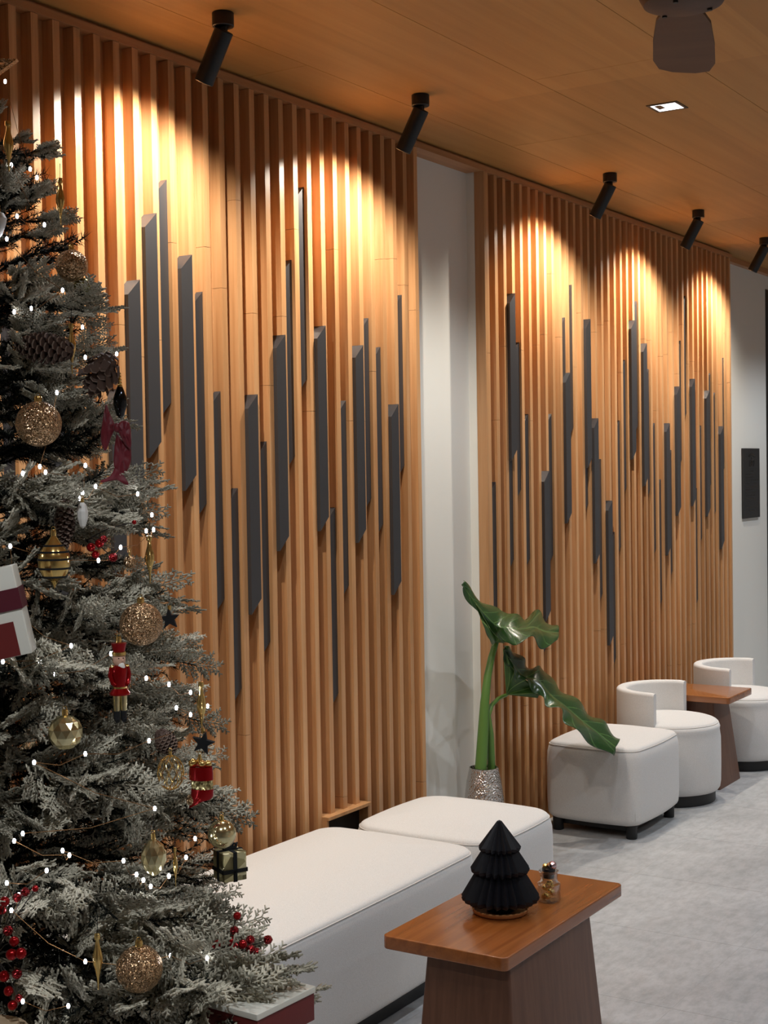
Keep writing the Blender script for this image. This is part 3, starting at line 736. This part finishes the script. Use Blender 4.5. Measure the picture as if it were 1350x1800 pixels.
# the sprays whose tips the photo shows, given by where their tips are
FEAT = [(112, 268, 0, 3), (104, 330, .05, 1), (140, 384, 0, 1), (152, 432, .05, 0), (188, 520, 0, 3), (205, 545, -.1, 2), (216, 612, 0, 2), (226, 722, -.05, 3), (222, 772, .08, 2), (290, 838, 0, 3), (288, 872, -.1, 2),
        (296, 915, .05, 3), (340, 1036, 0, 3), (322, 1082, -.12, 3), (388, 1160, 0, 3), (398, 1256, .02, 3), (396, 1338, .1, 2), (450, 1428, 0, 3), (404, 1420, -.12, 2), (408, 1575, .03, 2), (425, 1600, -.05, 3), (458, 1648, 0, 2), (470, 1712, -.1, 2),
        (505, 1762, -.05, 3), (560, 1798, -.1, 3), (262, 1180, -.25, 3), (300, 1290, -.2, 3), (150, 890, -.3, 3), (60, 850, -.35, 3), (190, 1075, -.3, 3), (110, 1195, -.4, 3), (36, 1290, -.42, 2), (215, 1395, -.35, 2), (290, 1440, -.3, 3),
        (255, 1625, -.42, 3), (75, 1620, -.5, 2), (330, 1640, -.3, 2), (210, 1790, -.5, 3), (320, 1795, -.45, 2), (90, 640, -.25, 2), (130, 700, -.2, 2), (50, 500, -.2, 1), (100, 560, -.2, 2), (30, 300, -.1, 2), (60, 240, .0, 3), (10, 175, .0, 2), (430, 1500, .15, 0), (395, 1545, .1, 0), (470, 1738, -.40, 3), (512, 1786, -.38, 3), (430, 1770, -.45, 2), (60, 1000, -.35, 3), (20, 1200, -.5, 3)]
for px_, py_, dd, k in FEAT:
    tip = tipat(px_, py_, 2.75+dd)
    rad_ = math.hypot(tip.x-AX, tip.y-AY); drop = .05+.10*rad_
    o = Vector((AX, AY, tip.z-drop*rg.uniform(.2, 1.3)))
    if o.z > TH-.12: o.z = TH-.12
    ln = (tip-o).length; cand.append((1e9, bmat(o, tip, GEO[cls(ln), k][0], rg.uniform(-.3, .3)), (cls(ln), k)))
z = .30; ga = 0
while z < TH-.1:
    n = 10 if z < 2.0 else 8
    for k in range(n):
        a = ga+2*PI*k/n+rg.uniform(-.16, .16); zz = z+rg.uniform(-.03, .03); r_ = rt(zz)*rg.uniform(.72, .94)
        el = rg.uniform(.0, .32) if zz < 2.2 else rg.uniform(.5, 1.0)
        d = Vector((math.cos(a), math.sin(a), 0)); o = Vector((AX, AY, zz-r_*math.tan(el)*.6)); tip = Vector((AX, AY, zz+r_*math.tan(el)*.2))+d*r_
        ln = (tip-o).length; key = (cls(ln), rg.choice((0, 0, 1, 1, 2, 3)))
        x_, y_, D_ = pix(tip); vis = d.dot(tc_)+.6*d.dot(rw)
        sc_ = vis if (-60 < x_ < 700 and -50 < y_ < 1850) else -5
        cand.append((sc_, bmat(o, tip, GEO[key][0], rg.uniform(-.5, .5)), key))
    z += .078; ga += .77
cand.sort(key=lambda q: -q[0])
iT = Matrix.Translation(-axis)
for sc_, Mx, key in cand[:100]:
    ob = bpy.data.objects.new('branch', ME[key]); COL.objects.link(ob); ob.parent = tree; ob.matrix_local = iT @ Mx
rest = []
for sc_, Mx, key in cand[100:]:
    _, V, F_, C_ = GEO[key]; Q = np.array(iT @ Mx)
    rest.append((V @ Q[:3, :3].T+Q[:3, 3], F_, C_))
V, F_, C_ = merge(rest)
ob = bpy.data.objects.new('foliage', tri_mesh('foliage', V, F_, C_, M_fol)); COL.objects.link(ob); ob.parent = tree; ob['kind'] = 'stuff'
del rest, V, F_, C_

# ------------------------------------------------------------------ ornaments
def glitter(name, c1, c2, scale=620, metal=.85):
    m = mat(name, c1, .4, metal); vo = N(m, 'ShaderNodeTexVoronoi'); vo.inputs['Scale'].default_value = 1
    L(m, coords(m, (scale, scale, scale)), vo.inputs['Vector'])
    sp = N(m, 'ShaderNodeSeparateColor'); L(m, vo.outputs['Color'], sp.inputs[0])
    c = ramp(m, sp.outputs[0], [(0, c2), (.6, c1), (.9, tuple(min(255, x+50) for x in c1))]); L(m, c, P(m).inputs['Base Color'])
    
    ge = N(m, 'ShaderNodeNewGeometry'); sb = N(m, 'ShaderNodeVectorMath'); sb.operation = 'SUBTRACT'; sb.inputs[1].default_value = (.5, .5, .5); L(m, vo.outputs['Color'], sb.inputs[0])
    ma = N(m, 'ShaderNodeVectorMath'); ma.operation = 'MULTIPLY_ADD'; ma.inputs[1].default_value = (1.3, 1.3, 1.3); L(m, sb.outputs[0], ma.inputs[0]); L(m, ge.outputs['Normal'], ma.inputs[2])
    no = N(m, 'ShaderNodeVectorMath'); no.operation = 'NORMALIZE'; L(m, ma.outputs[0], no.inputs[0]); L(m, no.outputs[0], P(m).inputs['Normal']); P(m).inputs['Roughness'].default_value = .32
    return m
M_gg = glitter('gold_glitter', (184, 146, 104), (100, 74, 50)); M_rg = glitter('red_glitter', (150, 20, 24), (84, 8, 12))
M_red = mat('glossy_red', (158, 16, 20), .15, .6); M_velvet = mat('burgundy_velvet', (104, 6, 24), .5, Sheen_Weight=.15)
M_skin = mat('painted_face', (224, 176, 150), .35); M_wht = mat('frosted_white', (226, 222, 214), .45); M_cone = mat('pinecone_brown', (78, 56, 44), .75); M_conet = mat('pinecone_tip', (120, 100, 86), .8)
M_blk = mat('black_velvet', (8, 8, 10), .9); M_kraft = mat('box_red', (108, 30, 26), .55); M_lid = mat('box_white', (226, 222, 208), .5); M_rib = mat('dark_red_ribbon', (84, 10, 28), .6)
M_wire = mat('copper_wire', (150, 110, 70), .35, .8)
def frame(px, py, D, yaw=0):
    p = atd(px, py, D); return Matrix.Translation(p) @ Matrix((rw, -tc_, Vector((0, 0, 1)))).transposed().to_4x4() @ Matrix.Rotation(yaw, 4, 'Z')
def depth(px, py, k=.9, off=0):
    D = 2.75
    for _ in range(4):
        z_ = CAM.z-(py-825)/2500*D; r_ = rt(z_)*k; o_ = (px+15)/2500*D
        D = 2.75-math.sqrt(max(r_*r_-o_*o_, 0))
    return D+off
def orn(name, label, cat, px, py, D, yaw=0, group=None):
    o = thing(name, label, cat, group=group); o.matrix_world = frame(px, py, D, yaw); return o
def cap(t, r, z, st=.03):
    MB().lathe([(0, z-.002), (r, z-.002), (r*1.02, z+.006), (r*.8, z+.009), (0, z+.009)], 16).build('cap', M_gold, t)
    MB().tube([(.003*math.cos(a), 0, z+.011+.003*math.sin(a)) for a in [PI*2*k/10 for k in range(11)]], .0006, 5).build('hanging_loop', M_gold, t)
    MB().tube([(0, 0, z+.012), (.0015, 0, z+.012+st)], .0005, 5).build('string', M_blk, t)
def ball(px, py, dpx, m, label, name='bauble', k=.93, off=0, part='globe', group=None):
    D = depth(px, py, k, off); r_ = dpx/2/2500*D; t = orn(name, label, 'ornament', px, py, D, group=group)
    MB().sphere((0, 0, 0), r_, 48, 32).build(part, m, t); cap(t, r_*.17, r_); return t
ball(68, 745, 80, M_gg, 'large gold glitter bauble hanging below the lying pine cone', k=1.0)
ball(126, 467, 56, M_gg, 'gold glitter bauble near the top of the tree, above the grey slat bar', k=.95)
ball(248, 1097, 76, M_gg, 'gold glitter bauble with a frosted spray over it, left of the black star', k=1.0)
ball(245, 1703, 82, M_gg, 'large gold glitter bauble near the bottom, right of a gold icicle', k=1.0)
ball(228, 988, 22, M_gg, 'tiny gold glitter bauble beside a gold icicle at mid height', k=.95)
ball(145, 503, 30, mat('olive_gold', (150, 146, 92), .2, .8), 'small olive gold bauble just under the topmost glitter bauble')
ball(390, 1466, 50, M_palegold, 'mirror gold bauble hanging above the small gold gift box', k=1.0, off=-.03)
# faceted baubles
def faceted(px, py, dpx, label, zs=1.0):
    D = depth(px, py, 1.0); r_ = dpx/2/2500*D; t = orn('faceted_bauble', label, 'ornament', px, py, D)
    mb = MB(); n = 12; rows = 7; rings = []
    for k in range(rows+1):
        th = PI*k/rows; rr_ = max(r_*math.sin(th), .001)
        if zs > 1.2: rr_ = max(r_*(math.sin(th)**1.3), .001)
        rings.append([(rr_*math.cos(2*PI*(j+.5*(k % 2))/n), rr_*math.sin(2*PI*(j+.5*(k % 2))/n), -r_*zs*math.cos(th)) for j in range(n)])
    b = []
    for r2 in rings: b += r2
    fs = []
    for k in range(rows):
        for j in range(n):
            a, a2, c_, c2 = k*n+j, k*n+(j+1) % n, (k+1)*n+j, (k+1)*n+(j+1) % n
            if k % 2: fs += [(a, a2, c2), (a, c2, c_)]
            else: fs += [(a, a2, c_), (a2, c2, c_)]
    mb.add(b, fs); mb.build('faceted_globe', M_palegold, t, smooth=False); cap(t, r_*.18, r_*zs)
faceted(115, 1287, 62, 'round gold bauble with diamond facets in the dark middle of the tree')
faceted(270, 1507, 46, 'pointed gold faceted bauble beside a cluster of fairy lights', 1.45)
# striped drop
D = depth(95, 985, 1.0); t = orn('striped_bauble', 'gold drop bauble with black horizontal stripes left of the tree middle', 'ornament', 95, 985, D); q = D/2500
pr = [(0.5, -50), (2.5, -44), (7, -36), (20, -30), (27, -14), (28, 0), (26, 14), (17, 26), (8, 38), (4, 44), (0.5, 46)]
MB().lathe([(a*q, b*q) for a, b in pr], 40).build('drop_body', M_gold, t)
for z_, r_ in ((-29, 21), (-14, 27.3), (2, 28.3), (15, 26), (26, 17.5)):
    MB().lathe([(r_*q, (z_-1.8)*q), ((r_+.7)*q, (z_-1.4)*q), ((r_+.7)*q, (z_+1.4)*q), (r_*q, (z_+1.8)*q)], 40, cap=False).build('black_stripe', M_blk, t)
cap(t, 5*q, 45*q)
# icicles
def icicle(px, y0, y1, wpx, label, k=1.0, m=None):
    D = depth(px, (y0+y1)/2, k); q = D/2500; H_ = (y1-y0)*q; w_ = wpx/2*q; t = orn('icicle_ornament', label, 'ornament', px, y1, D)
    pr = [(.0004, 0), (.12*w_, .03*H_), (.22*w_, .2*H_), (.55*w_, .35*H_), (.95*w_, .47*H_), (1*w_, .55*H_), (.9*w_, .62*H_), (.5*w_, .76*H_), (.34*w_, .86*H_), (.42*w_, .885*H_), (.42*w_, .89*H_)]
    MB().lathe(pr, 24, flute=.05, nf=1).build('drop', m or M_gold, t)
    MB().lathe([(0, .885*H_), (.62*w_, .885*H_), (.66*w_, .9*H_), (.6*w_, .975*H_), (.3*w_, .985*H_), (0, .99*H_)], 16).build('cap', M_gold, t)
    MB().tube([(0, 0, H_*.985), (.001, 0, H_+.025)], .0006, 5).build('string', M_blk, t)
icicle(16, 212, 302, 17, 'gold icicle ornament hanging at the top left beneath the star')
icicle(107, 312, 396, 15, 'gold icicle ornament dangling from the right tip of the upper tree')
icicle(127, 567, 658, 14, 'gold icicle ornament between the two upper pine cones', 1.05)
icicle(264, 940, 1026, 16, 'gold icicle ornament above the black star on the right side')
icicle(355, 1196, 1290, 16, 'gold icicle ornament hanging from a long frosted spray above the red stocking')
icicle(173, 1638, 1740, 17, 'bright gold icicle ornament left of the lowest glitter bauble', 1.02)
icicle(309, 1487, 1560, 8, 'thin gold icicle ornament right of the pointed faceted bauble')
D = depth(145, 905, 1.0); t = orn('white_drop_ornament', 'white crystal drop ornament left of the mid height frosted sprays', 'ornament', 145, 905, D); q = D/2500
MB().lathe([(.5*q, -24*q), (5*q, -20*q), (9*q, -8*q), (10*q, 6*q), (7*q, 18*q), (3*q, 22*q)], 8).build('crystal', M_wht, t, smooth=False); cap(t, 3*q, 21*q)
D = depth(0, 392, 1.0); t = orn('white_bell_ornament', 'white frosted ornament cut by the left edge near the tree top', 'ornament', -2, 392, D); q = D/2500
MB().lathe([(1*q, -26*q), (6*q, -20*q), (12*q, -2*q), (14*q, 8*q), (9*q, 17*q), (2*q, 20*q)], 32).build('bell', M_wht, t); cap(t, 3*q, 19*q)
# black drop with gold top by the bow
D = depth(211, 700, 1.0); t = orn('black_drop_ornament', 'glossy black drop ornament with a beaded gold top above the red bow', 'ornament', 211, 700, D); q = D/2500
MB().lathe([(.5*q, -36*q), (7*q, -30*q), (12*q, -12*q), (12*q, 0), (8*q, 12*q), (5*q, 20*q)], 28).build('black_bulb', mat('gloss_black', (8, 8, 9), .1), t)
for k in range(5): MB().sphere((0, 0, (21+5.5*k)*q), (4.6-.5*k)*q, 12, 8).build('gold_bead', M_gold, t)
# stars
def star(px, py, R_, m, label, name, rot=PI/2, th=.006, hollow=0, D=None, inner=.42):
    D = D or depth(px, py, 1.0); q = D/2500; t = orn(name, label, 'ornament' if not hollow else 'tree topper', px, py, D)
    def ol(R1, k): return [((R1 if j % 2 == 0 else R1*k)*math.cos(rot+PI*j/5)*q, (R1 if j % 2 == 0 else R1*k)*math.sin(rot+PI*j/5)*q) for j in range(10)]
    o1 = ol(R_, inner); mb = MB()
    if hollow:
        o2 = ol(R_*hollow, inner)
        for a in (0,):
            n = 10; vs = [(x, -th, z) for x, z in o1]+[(x, -th, z) for x, z in o2]+[(x, th, z) for x, z in o1]+[(x, th, z) for x, z in o2]; fs = []
            for j in range(n):
                k = (j+1) % n
                fs += [(j, k, n+k, n+j), (2*n+k, 2*n+j, 3*n+j, 3*n+k), (k, j, 2*n+j, 2*n+k), (n+j, n+k, 3*n+k, 3*n+j)]
            mb.add(vs, fs)
    else:
        mb.loft([[(x, -th, z) for x, z in o1], [(x, th, z) for x, z in o1]])
    mb.build('star_body', m, t, smooth=False)
    if not hollow:
        MB().lathe([(0, 0), (.0035, 0), (.0035, .008), (0, .008)], 10, (0, 0, R_*q-.003)).build('cap', M_gold, t); MB().tube([(0, 0, R_*q), (0, 0, R_*q+.03)], .0005, 5).build('string', M_blk, t)
star(298, 1088, 19, M_blk, 'small black star ornament hanging right of a glitter bauble', 'star_ornament', PI/2+.1)
star(357, 1306, 21, M_blk, 'small black star ornament hanging just above the red stocking', 'star_ornament', PI/2-.25)
star(-43, 128, 78, M_gg, 'open gold glitter star on top of the tree, cut by the left edge', 'tree_star', .27, .008, .72, 2.75, .40)
# nutcracker
D = depth(208, 1190, 1.02); t = orn('nutcracker_ornament', 'red and gold toy soldier ornament with a white beard in the middle of the tree', 'ornament', 210, 1190, D, .5); q = D/2500
def lz(prof, name, m, c=(0, 0), n=28): MB().lathe([(a*q, b*q) for a, b in prof], n, (c[0]*q, c[1]*q, 0)).build(name, m, t)
lz([(0, 44), (10, 44), (11, 47), (13.5, 58), (14, 60), (0, 62)], 'tall_hat', M_red)
lz([(11, 38), (12.5, 39), (12.5, 44), (11, 45)], 'hat_band', M_gold)
lz([(0, 20), (8, 21), (11, 27), (11, 36), (9, 40), (0, 41)], 'head', M_skin)
MB().sphere((3*q, -10.5*q, 30*q), 2.6*q, 10, 8).build('nose', M_skin, t)
for sx in (-3.8, 4.2): MB().sphere((sx*q, -9.8*q, 34*q), 1.3*q, 8, 6).build('eye', M_blk, t)
MB().sphere((1.5*q, -8.5*q, 17*q), 7.5*q, 14, 10, sc3=(.9, .6, 1.3)).xform(Matrix.Identity(4)).build('beard', M_wht, t)
MB().sphere((0, 4*q, 29*q), 11*q, 14, 10).build('hair', M_gold, t)
lz([(0, -24), (10, -24), (12, -14), (13.5, 2), (14.5, 14), (12, 20), (6, 22), (0, 22)], 'red_coat', M_red)
lz([(0, -30), (18, -31), (18.5, -28), (11, -18), (0, -18)], 'coat_skirt', M_red)
lz([(11, -21), (12.2, -20), (12.4, -16.5), (11.4, -16)], 'gold_belt', M_gold)
for sx in (-1, 1):
    MB().tube([(sx*14*q, 0, 17*q), (sx*17*q, -1*q, 4*q), (sx*14*q, -5*q, -10*q), (sx*10*q, -9*q, -14*q)], [4.5*q, 4.2*q, 3.6*q, 3*q], 12).build('arm', M_red, t)
    MB().sphere((sx*13*q, 0, 19*q), 5*q, 12, 8, sc3=(1, 1, .6)).build('epaulette', M_gold, t)
    MB().lathe([(5.5*q, 0), (6.5*q, 20*q), (6.8*q, 30*q)], 14, (sx*6.2*q, 0, -60*q)).build('gold_leg', M_palegold, t)
    MB().tube([(sx*6.2*q, 0, -59*q), (sx*6.2*q, 0, -74*q), (sx*6.4*q, -5*q, -77*q)], [5.6*q, 5.6*q, 4*q], 12).build('black_boot', M_blk, t)
cap(t, 5*q, 62*q, .02)
# stocking
D = depth(350, 1378, 1.0, -.02); t = orn('stocking_ornament', 'shiny red stocking ornament with a gold checked band at the right edge of the tree', 'ornament', 352, 1378, D, -.25); q = D/2500
def ell(cx, z, a, b, n=28, tilt=0): return [((cx+a*math.cos(2*PI*j/n))*q, b*math.sin(2*PI*j/n)*q, (z+tilt*math.cos(2*PI*j/n))*q) for j in range(n)]
MB().loft([ell(2, 30, 17, 11), ell(2, 31, 21, 14), ell(2, 20, 22, 14.5), ell(2, 8, 22, 14.5)]).build('cuff', M_red, t)
MB().loft([ell(3, 8, 20, 13), ell(4, -8, 20, 13)]).build('checked_band', glitter('gold_check', (206, 190, 130), (120, 100, 60), 260), t)
MB().loft([ell(4, -8, 20.5, 13.5), ell(3, -20, 21, 13.5), ell(0, -30, 20, 13, tilt=4), ell(-6, -36, 16, 11, tilt=8)]).build('foot', M_red, t)
MB().sphere((-13*q, 0, -29*q), 14*q, 24, 16, sc3=(1, .85, .8)).build('toe', M_gg, t)
for a, b, c_, r_ in ((-12, -2, 37, 8), (6, -4, 36, 7), (14, 2, 35, 7), (-2, 4, 40, 6)): MB().sphere((a*q, b*q, c_*q), r_*q, 16, 10).build('gold_bauble', M_gold, t)
cap(t, 3*q, 43*q)
# wire mesh ball
D = depth(300, 1360, .95); t = orn('wire_ball_ornament', 'open gold wire ball ornament left of the red stocking', 'ornament', 300, 1358, D); q = D/2500; mb = MB(); R_ = 29*q
for sgn in (-1, 1):
    for k in range(10):
        mb.tube([(R_*.8*math.sin(PI*i/16)*math.cos(2*PI*k/10+sgn*i*.13), R_*.8*math.sin(PI*i/16)*math.sin(2*PI*k/10+sgn*i*.13), R_*math.cos(PI*i/16)*1.05) for i in range(17)], .0007, 5)
mb.build('wire_lattice', M_gold, t); cap(t, 3*q, 29*q)
# small gift box ornament
def gift(px, py, D, w_, d_, h_, m, label, yaw, name='gift_box', m2=None, rib=M_blk, lid=None, tilt=0, bow=True, rw_=.006, string=False):
    t = orn(name, label, 'gift box', px, py, D, yaw)
    if tilt: t.matrix_world = t.matrix_world @ Matrix.Rotation(tilt, 4, 'Y')
    mb = MB(); rblock(mb, -w_/2, w_/2, -d_/2, d_/2, -h_/2, h_/2-(.0 if not lid else h_*.18), .002, .001); mb.build('box', m, t)
    if lid: mb = MB(); rblock(mb, -w_/2-.002, w_/2+.002, -d_/2-.002, d_/2+.002, h_/2-h_*.18, h_/2, .002, .001); mb.build('lid', lid, t)
    if rib:
        e = .0015+(.002 if lid else 0); mb = MB()
        for (a, b, c_, d2) in ((-w_/2-e, w_/2+e, -rw_, rw_),): mb.box(a, b, c_, d2, -h_/2-.0012, h_/2+.0014)
        mb.build('ribbon', rib, t, smooth=False)
        MB().box(-rw_, rw_, -d_/2-e, d_/2+e, -h_/2-.001, h_/2+.0012).build('ribbon', rib, t, smooth=False)
        if bow:
            for sx in (-1, 1):
                MB().tube([(0, 0, h_/2+.002), (sx*w_*.16, 0, h_/2+.012), (sx*w_*.30, 0, h_/2+.011), (sx*w_*.26, 0, h_/2+.004), (0, 0, h_/2+.003)], .0035, 8).build('bow_loop', rib, t)
    return t
g = gift(404, 1519, 2.60, .046, .046, .052, glitter('champagne_satin', (190, 178, 130), (150, 138, 96), 60, .5), 'small gold gift box ornament tied with black ribbon below the mirror bauble', .55, rw_=.0035)
MB().box(-.0245, .0245, -.0245, .0245, -.011, -.004).build('ribbon', M_blk, g, smooth=False)
MB().tube([(0, 0, .03), (0, 0, .075)], .0006, 5).build('string', M_blk, g)
t = orn('gift_box', 'white and red gift box with dark red ribbon at the left edge', 'gift box', -24, 1083, 2.3, .12)
t.matrix_world = t.matrix_world @ Matrix.Rotation(-.2, 4, 'Y')
mb = MB(); rblock(mb, -.062, .062, -.03, .03, -.072, .072, .002, .001); mb.build('box', M_lid, t)
MB().box(-.0625, .044, -.0312, -.0302, -.071, -.016).build('red_panel', M_kraft, t, smooth=False)
MB().box(-.0635, .0635, -.0322, .0322, .002, .036).build('ribbon', M_rib, t, smooth=False)
g = gift(438, 1770, 2.42, .165, .15, .058, M_kraft, 'red gift box with a white lid lying in the lowest branches', -.62, rib=None, lid=M_lid)
# bow
D = depth(205, 775, 1.0); t = orn('velvet_bow', 'burgundy velvet ribbon bow on the right side of the tree', 'bow', 206, 752, D); q = D/2500
def pad(outl, y0, th, name, m=None):
    n = len(outl); P2 = [Vector((x, 0, z)) for x, z in outl]
    fine = [cr(P2+[P2[0]], k/40) for k in range(40)]
    c_ = sum(fine, Vector())/40; rings = []
    for k_, yy in ((.35, -1), (.8, -.8), (.97, -.4), (1, 0), (.97, .4), (.8, .8), (.35, 1)):
        rings.append([((c_+(p-c_)*k_)+Vector((0, y0+yy*th*(.75+.35*math.sin(i*.8)), 0)))*q for i, p in enumerate(fine)])
    MB().loft(rings).build(name, m or M_velvet, t, ang=70)
pad([(-2, 2), (-12, 24), (-19, 42), (-24, 22), (-30, -18), (-22, -40), (-10, -14)], 2, 6, 'bow_loop')
pad([(0, 4), (10, 12), (22, 8), (25, -12), (24, -36), (14, -30), (4, -10)], -5, 7, 'bow_loop')
pad([(-2, -8), (8, -22), (22, -34), (22, -60), (14, -78), (2, -84), (-8, -66), (-6, -34)], 3, 6, 'bow_tail')
pad([(-6, -70), (4, -76), (18, -98), (12, -100), (-2, -92), (-28, -96), (-30, -92), (-14, -84)], 0, 3, 'bow_tail')
MB().sphere((1*q, -5*q, 0), 7*q, 16, 10, sc3=(1, .8, 1.2)).build('knot', M_velvet, t)
# pine cones
def cone(px, py, lpx, wpx, ang, label, k=.95, yaw=0, spread=0):
    D = depth(px, py, k); q = D/2500; t = orn('pine_cone', label, 'pine cone', px, py, D); mb = MB(); tips = MB(); Lc = lpx*q; Wc = wpx/2*q
    n = 60 if spread else 95; Mx = Matrix.Rotation(yaw, 4, 'Z') @ Matrix.Rotation(ang, 4, 'Y')
    for i in range(n):
        f = i/n; a = i*2.39996; z_ = -Lc/2+Lc*f; rr_ = Wc*math.sin(PI*min(1, .13+f*.85))**.7*(1+(.28*spread if i % 2 else -.1*spread))
        op = (.9-.5*f)*(1+2.2*spread)
        sc_w = .0062*(.5+.8*math.sin(PI*min(1, .15+f*.8)))*(wpx/50)
        Mt = Mx @ Matrix.Translation((0, 0, z_)) @ Matrix.Rotation(a, 4, 'Z')
        pts = [(rr_*.25, -sc_w*.4, 0), (rr_*.7, -sc_w, .0015), (rr_, -sc_w*.9, .005*op+.001), (rr_*1.04, 0, .006*op+.002), (rr_, sc_w*.9, .005*op+.001), (rr_*.7, sc_w, .0015), (rr_*.25, sc_w*.4, 0)]
        b = [Mt @ Vector(p) for p in pts]; c_ = [Mt @ (Vector(p)+Vector((0, 0, .0022))) for p in pts]
        mb.loft([b, c_])
        tips.loft([[Mt @ Vector((p[0]+.0004, p[1], p[2]+.0007)) for p in (pts[2], pts[3], pts[4])]+[Mt @ Vector((rr_*.93, 0, .0055*op+.0035))], [Mt @ Vector((p[0]+.0008, p[1], p[2]+.0028)) for p in (pts[2], pts[3], pts[4])]+[Mt @ Vector((rr_*.93, 0, .0055*op+.0045))]])
    mb.lathe([(Wc*.3, -Lc*.45), (Wc*.4, 0), (Wc*.15, Lc*.45)], 12, (0, 0, 0)) if False else None
    core = MB().lathe([(.001, -Lc*.5), (Wc*.55, -Lc*.35), (Wc*.6, 0), (Wc*.3, Lc*.35), (.001, Lc*.48)], 16); core.xform(Mx)
    core.build('core', M_cone, t); mb.build('scales', M_cone, t, smooth=False); tips.build('scale_tips', M_conet, t, smooth=False)
cone(80, 612, 100, 54, -1.45, 'large dark pine cone lying sideways above the glitter bauble', 1.02)
cone(178, 655, 78, 56, -2.5, 'open brown pine cone left of the red velvet bow', 1.0, -.4, 1)
cone(114, 918, 84, 34, PI, 'narrow pine cone hanging behind the striped gold bauble', .9)
cone(290, 1302, 46, 36, 2.6, 'small dark pine cone hidden behind sprays above the wire ball', .9)
# berries
def berries(pts, label, stem0, k=.98, r_=8):
    px, py = pts[0][:2]; D = depth(px, py, k); t = orn('berry_spray', label, 'berry spray', stem0[0], stem0[1], D+.04); Mi = t.matrix_world.inverted(); mb = MB()
    for x, y, rp in pts:
        p = Mi @ atd(x, y, D+rg.uniform(-.03, .02)); MB().sphere(p, rp*D/2500, 20, 12).build('berry', M_rg if rg.random() < .5 else M_red, t)
        mb.tube([(0, 0, 0), p*.5+Vector((0, 0, .006)), p], .0009, 5)
    mb.build('twig', M_trunk, t)
berries([(412, 1636, 8), (385, 1658, 9), (408, 1655, 9), (411, 1664, 8), (427, 1660, 8), (440, 1652, 8), (441, 1669, 8), (451, 1675, 9), (452, 1694, 8), (471, 1652, 8), (414, 1678, 7), (417, 1610, 7), (375, 1662, 7), (345, 1668, 7)], 'spray of red berries sticking out over the bench at the lower right of the tree', (395, 1690))
berries([(8, 1585, 9), (44, 1568, 8), (30, 1578, 8), (62, 1562, 6), (14, 1636, 9), (25, 1655, 9), (20, 1678, 10), (37, 1676, 10), (7, 1716, 10), (30, 1712, 9), (15, 1742, 9), (22, 1767, 9), (33, 1755, 7), (3, 1600, 8)], 'spray of glittering red berries at the lower left edge of the tree', (-8, 1680), 1.0)
berries([(175, 955, 8), (199, 980, 8), (160, 962, 8), (182, 948, 7), (168, 975, 7), (236, 918, 4)], 'small spray of dark red berries right of the striped bauble', (150, 950))
# round wooden box at the very corner
D = 2.25; p = atd(-30, 1850, D)
t = thing('round_wooden_box', 'rim of a round pale wooden box at the bottom left corner', 'box', (p.x, p.y, p.z-.05))
M_pale = wood('pale_wood', [(196, 166, 130), (210, 182, 148), (220, 194, 162)], 0, .55, 40)
MB().lathe([(0, 0), (.068, 0), (.07, .004), (.07, .06), (0, .06)], 48).build('box', M_pale, t)
MB().lathe([(.0, .0605), (.0725, .0605), (.0735, .063), (.0735, .08), (.071, .083), (0, .083)], 48).build('lid', M_pale, t)
# fairy lights
M_bulb = mat('fairy_bulb', (255, 255, 255), .3); P(M_bulb).inputs['Emission Color'].default_value = (.86, .9, 1, 1); P(M_bulb).inputs['Emission Strength'].default_value = 22
t = thing('fairy_light_string', 'string of tiny white fairy lights wound through the christmas tree', 'string lights', (AX, AY, 0))
FL = [(9, 143), (53, 297), (65, 312), (20, 290), (78, 395), (30, 380), (12, 420), (110, 510), (25, 548), (55, 542), (145, 575), (150, 628), (205, 622), (100, 690), (70, 820), (40, 832), (80, 830), (150, 818), (145, 866), (140, 876), (168, 855), (242, 868), (267, 905), (257, 933), (270, 931), (212, 962), (173, 985), (18, 960), (30, 1078), (125, 1135), (5, 1163), (70, 1162), (97, 1185), (195, 1149), (257, 1192), (297, 1203), (335, 1217), (365, 1241), (310, 1244), (335, 1256), (262, 1302), (150, 1325), (60, 1340), (272, 1421), (40, 1465), (25, 1478), (122, 1503), (110, 1495), (217, 1513), (240, 1537), (252, 1547), (265, 1558), (297, 1540), (327, 1507), (343, 1474), (82, 1530), (12, 1552), (33, 1573), (20, 1600), (150, 1690), (300, 1680), (364, 1684), (452, 1722), (472, 1721), (455, 1742), (428, 1740), (415, 1762), (422, 1748), (437, 1792), (380, 1770), (120, 1768), (40, 1760)]
prev = None; mb = MB(); iT = Matrix.Translation((-AX, -AY, 0))
for x, y in FL:
    p = iT @ atd(x, y, depth(x, y, 1.0)+rg.uniform(-.02, .03))
    MB().lathe([(0, -.0042), (.002, -.0035), (.0027, 0), (.002, .003), (0, .0042)], 8, p).build('bulb', M_bulb, t)
    if prev is not None and (p-prev).length < .25:
        md_ = (p+prev)/2; ax = Vector((md_.x, md_.y, 0)); md_ = md_+Vector((0, 0, -.012)); mb.tube([prev, md_, p], .0006, 4)
    prev = p
mb.build('wire', M_wire, t)

# ------------------------------------------------------------------ look
w = bpy.data.worlds.new('world'); sc.world = w; w.use_nodes = True
w.node_tree.nodes['Background'].inputs['Color'].default_value = (.02, .02, .02, 1)
sc.view_settings.view_transform = 'Standard'; sc.view_settings.look = 'None'
sc.view_settings.exposure = 0.12; sc.view_settings.gamma = 1; sc.view_settings.use_curve_mapping = False
sc.cycles.max_bounces = 8; sc.cycles.diffuse_bounces = 5; sc.cycles.glossy_bounces = 4; sc.cycles.transmission_bounces = 8
sc.cycles.sample_clamp_indirect = 6; sc.cycles.caustics_reflective = False; sc.cycles.caustics_refractive = False
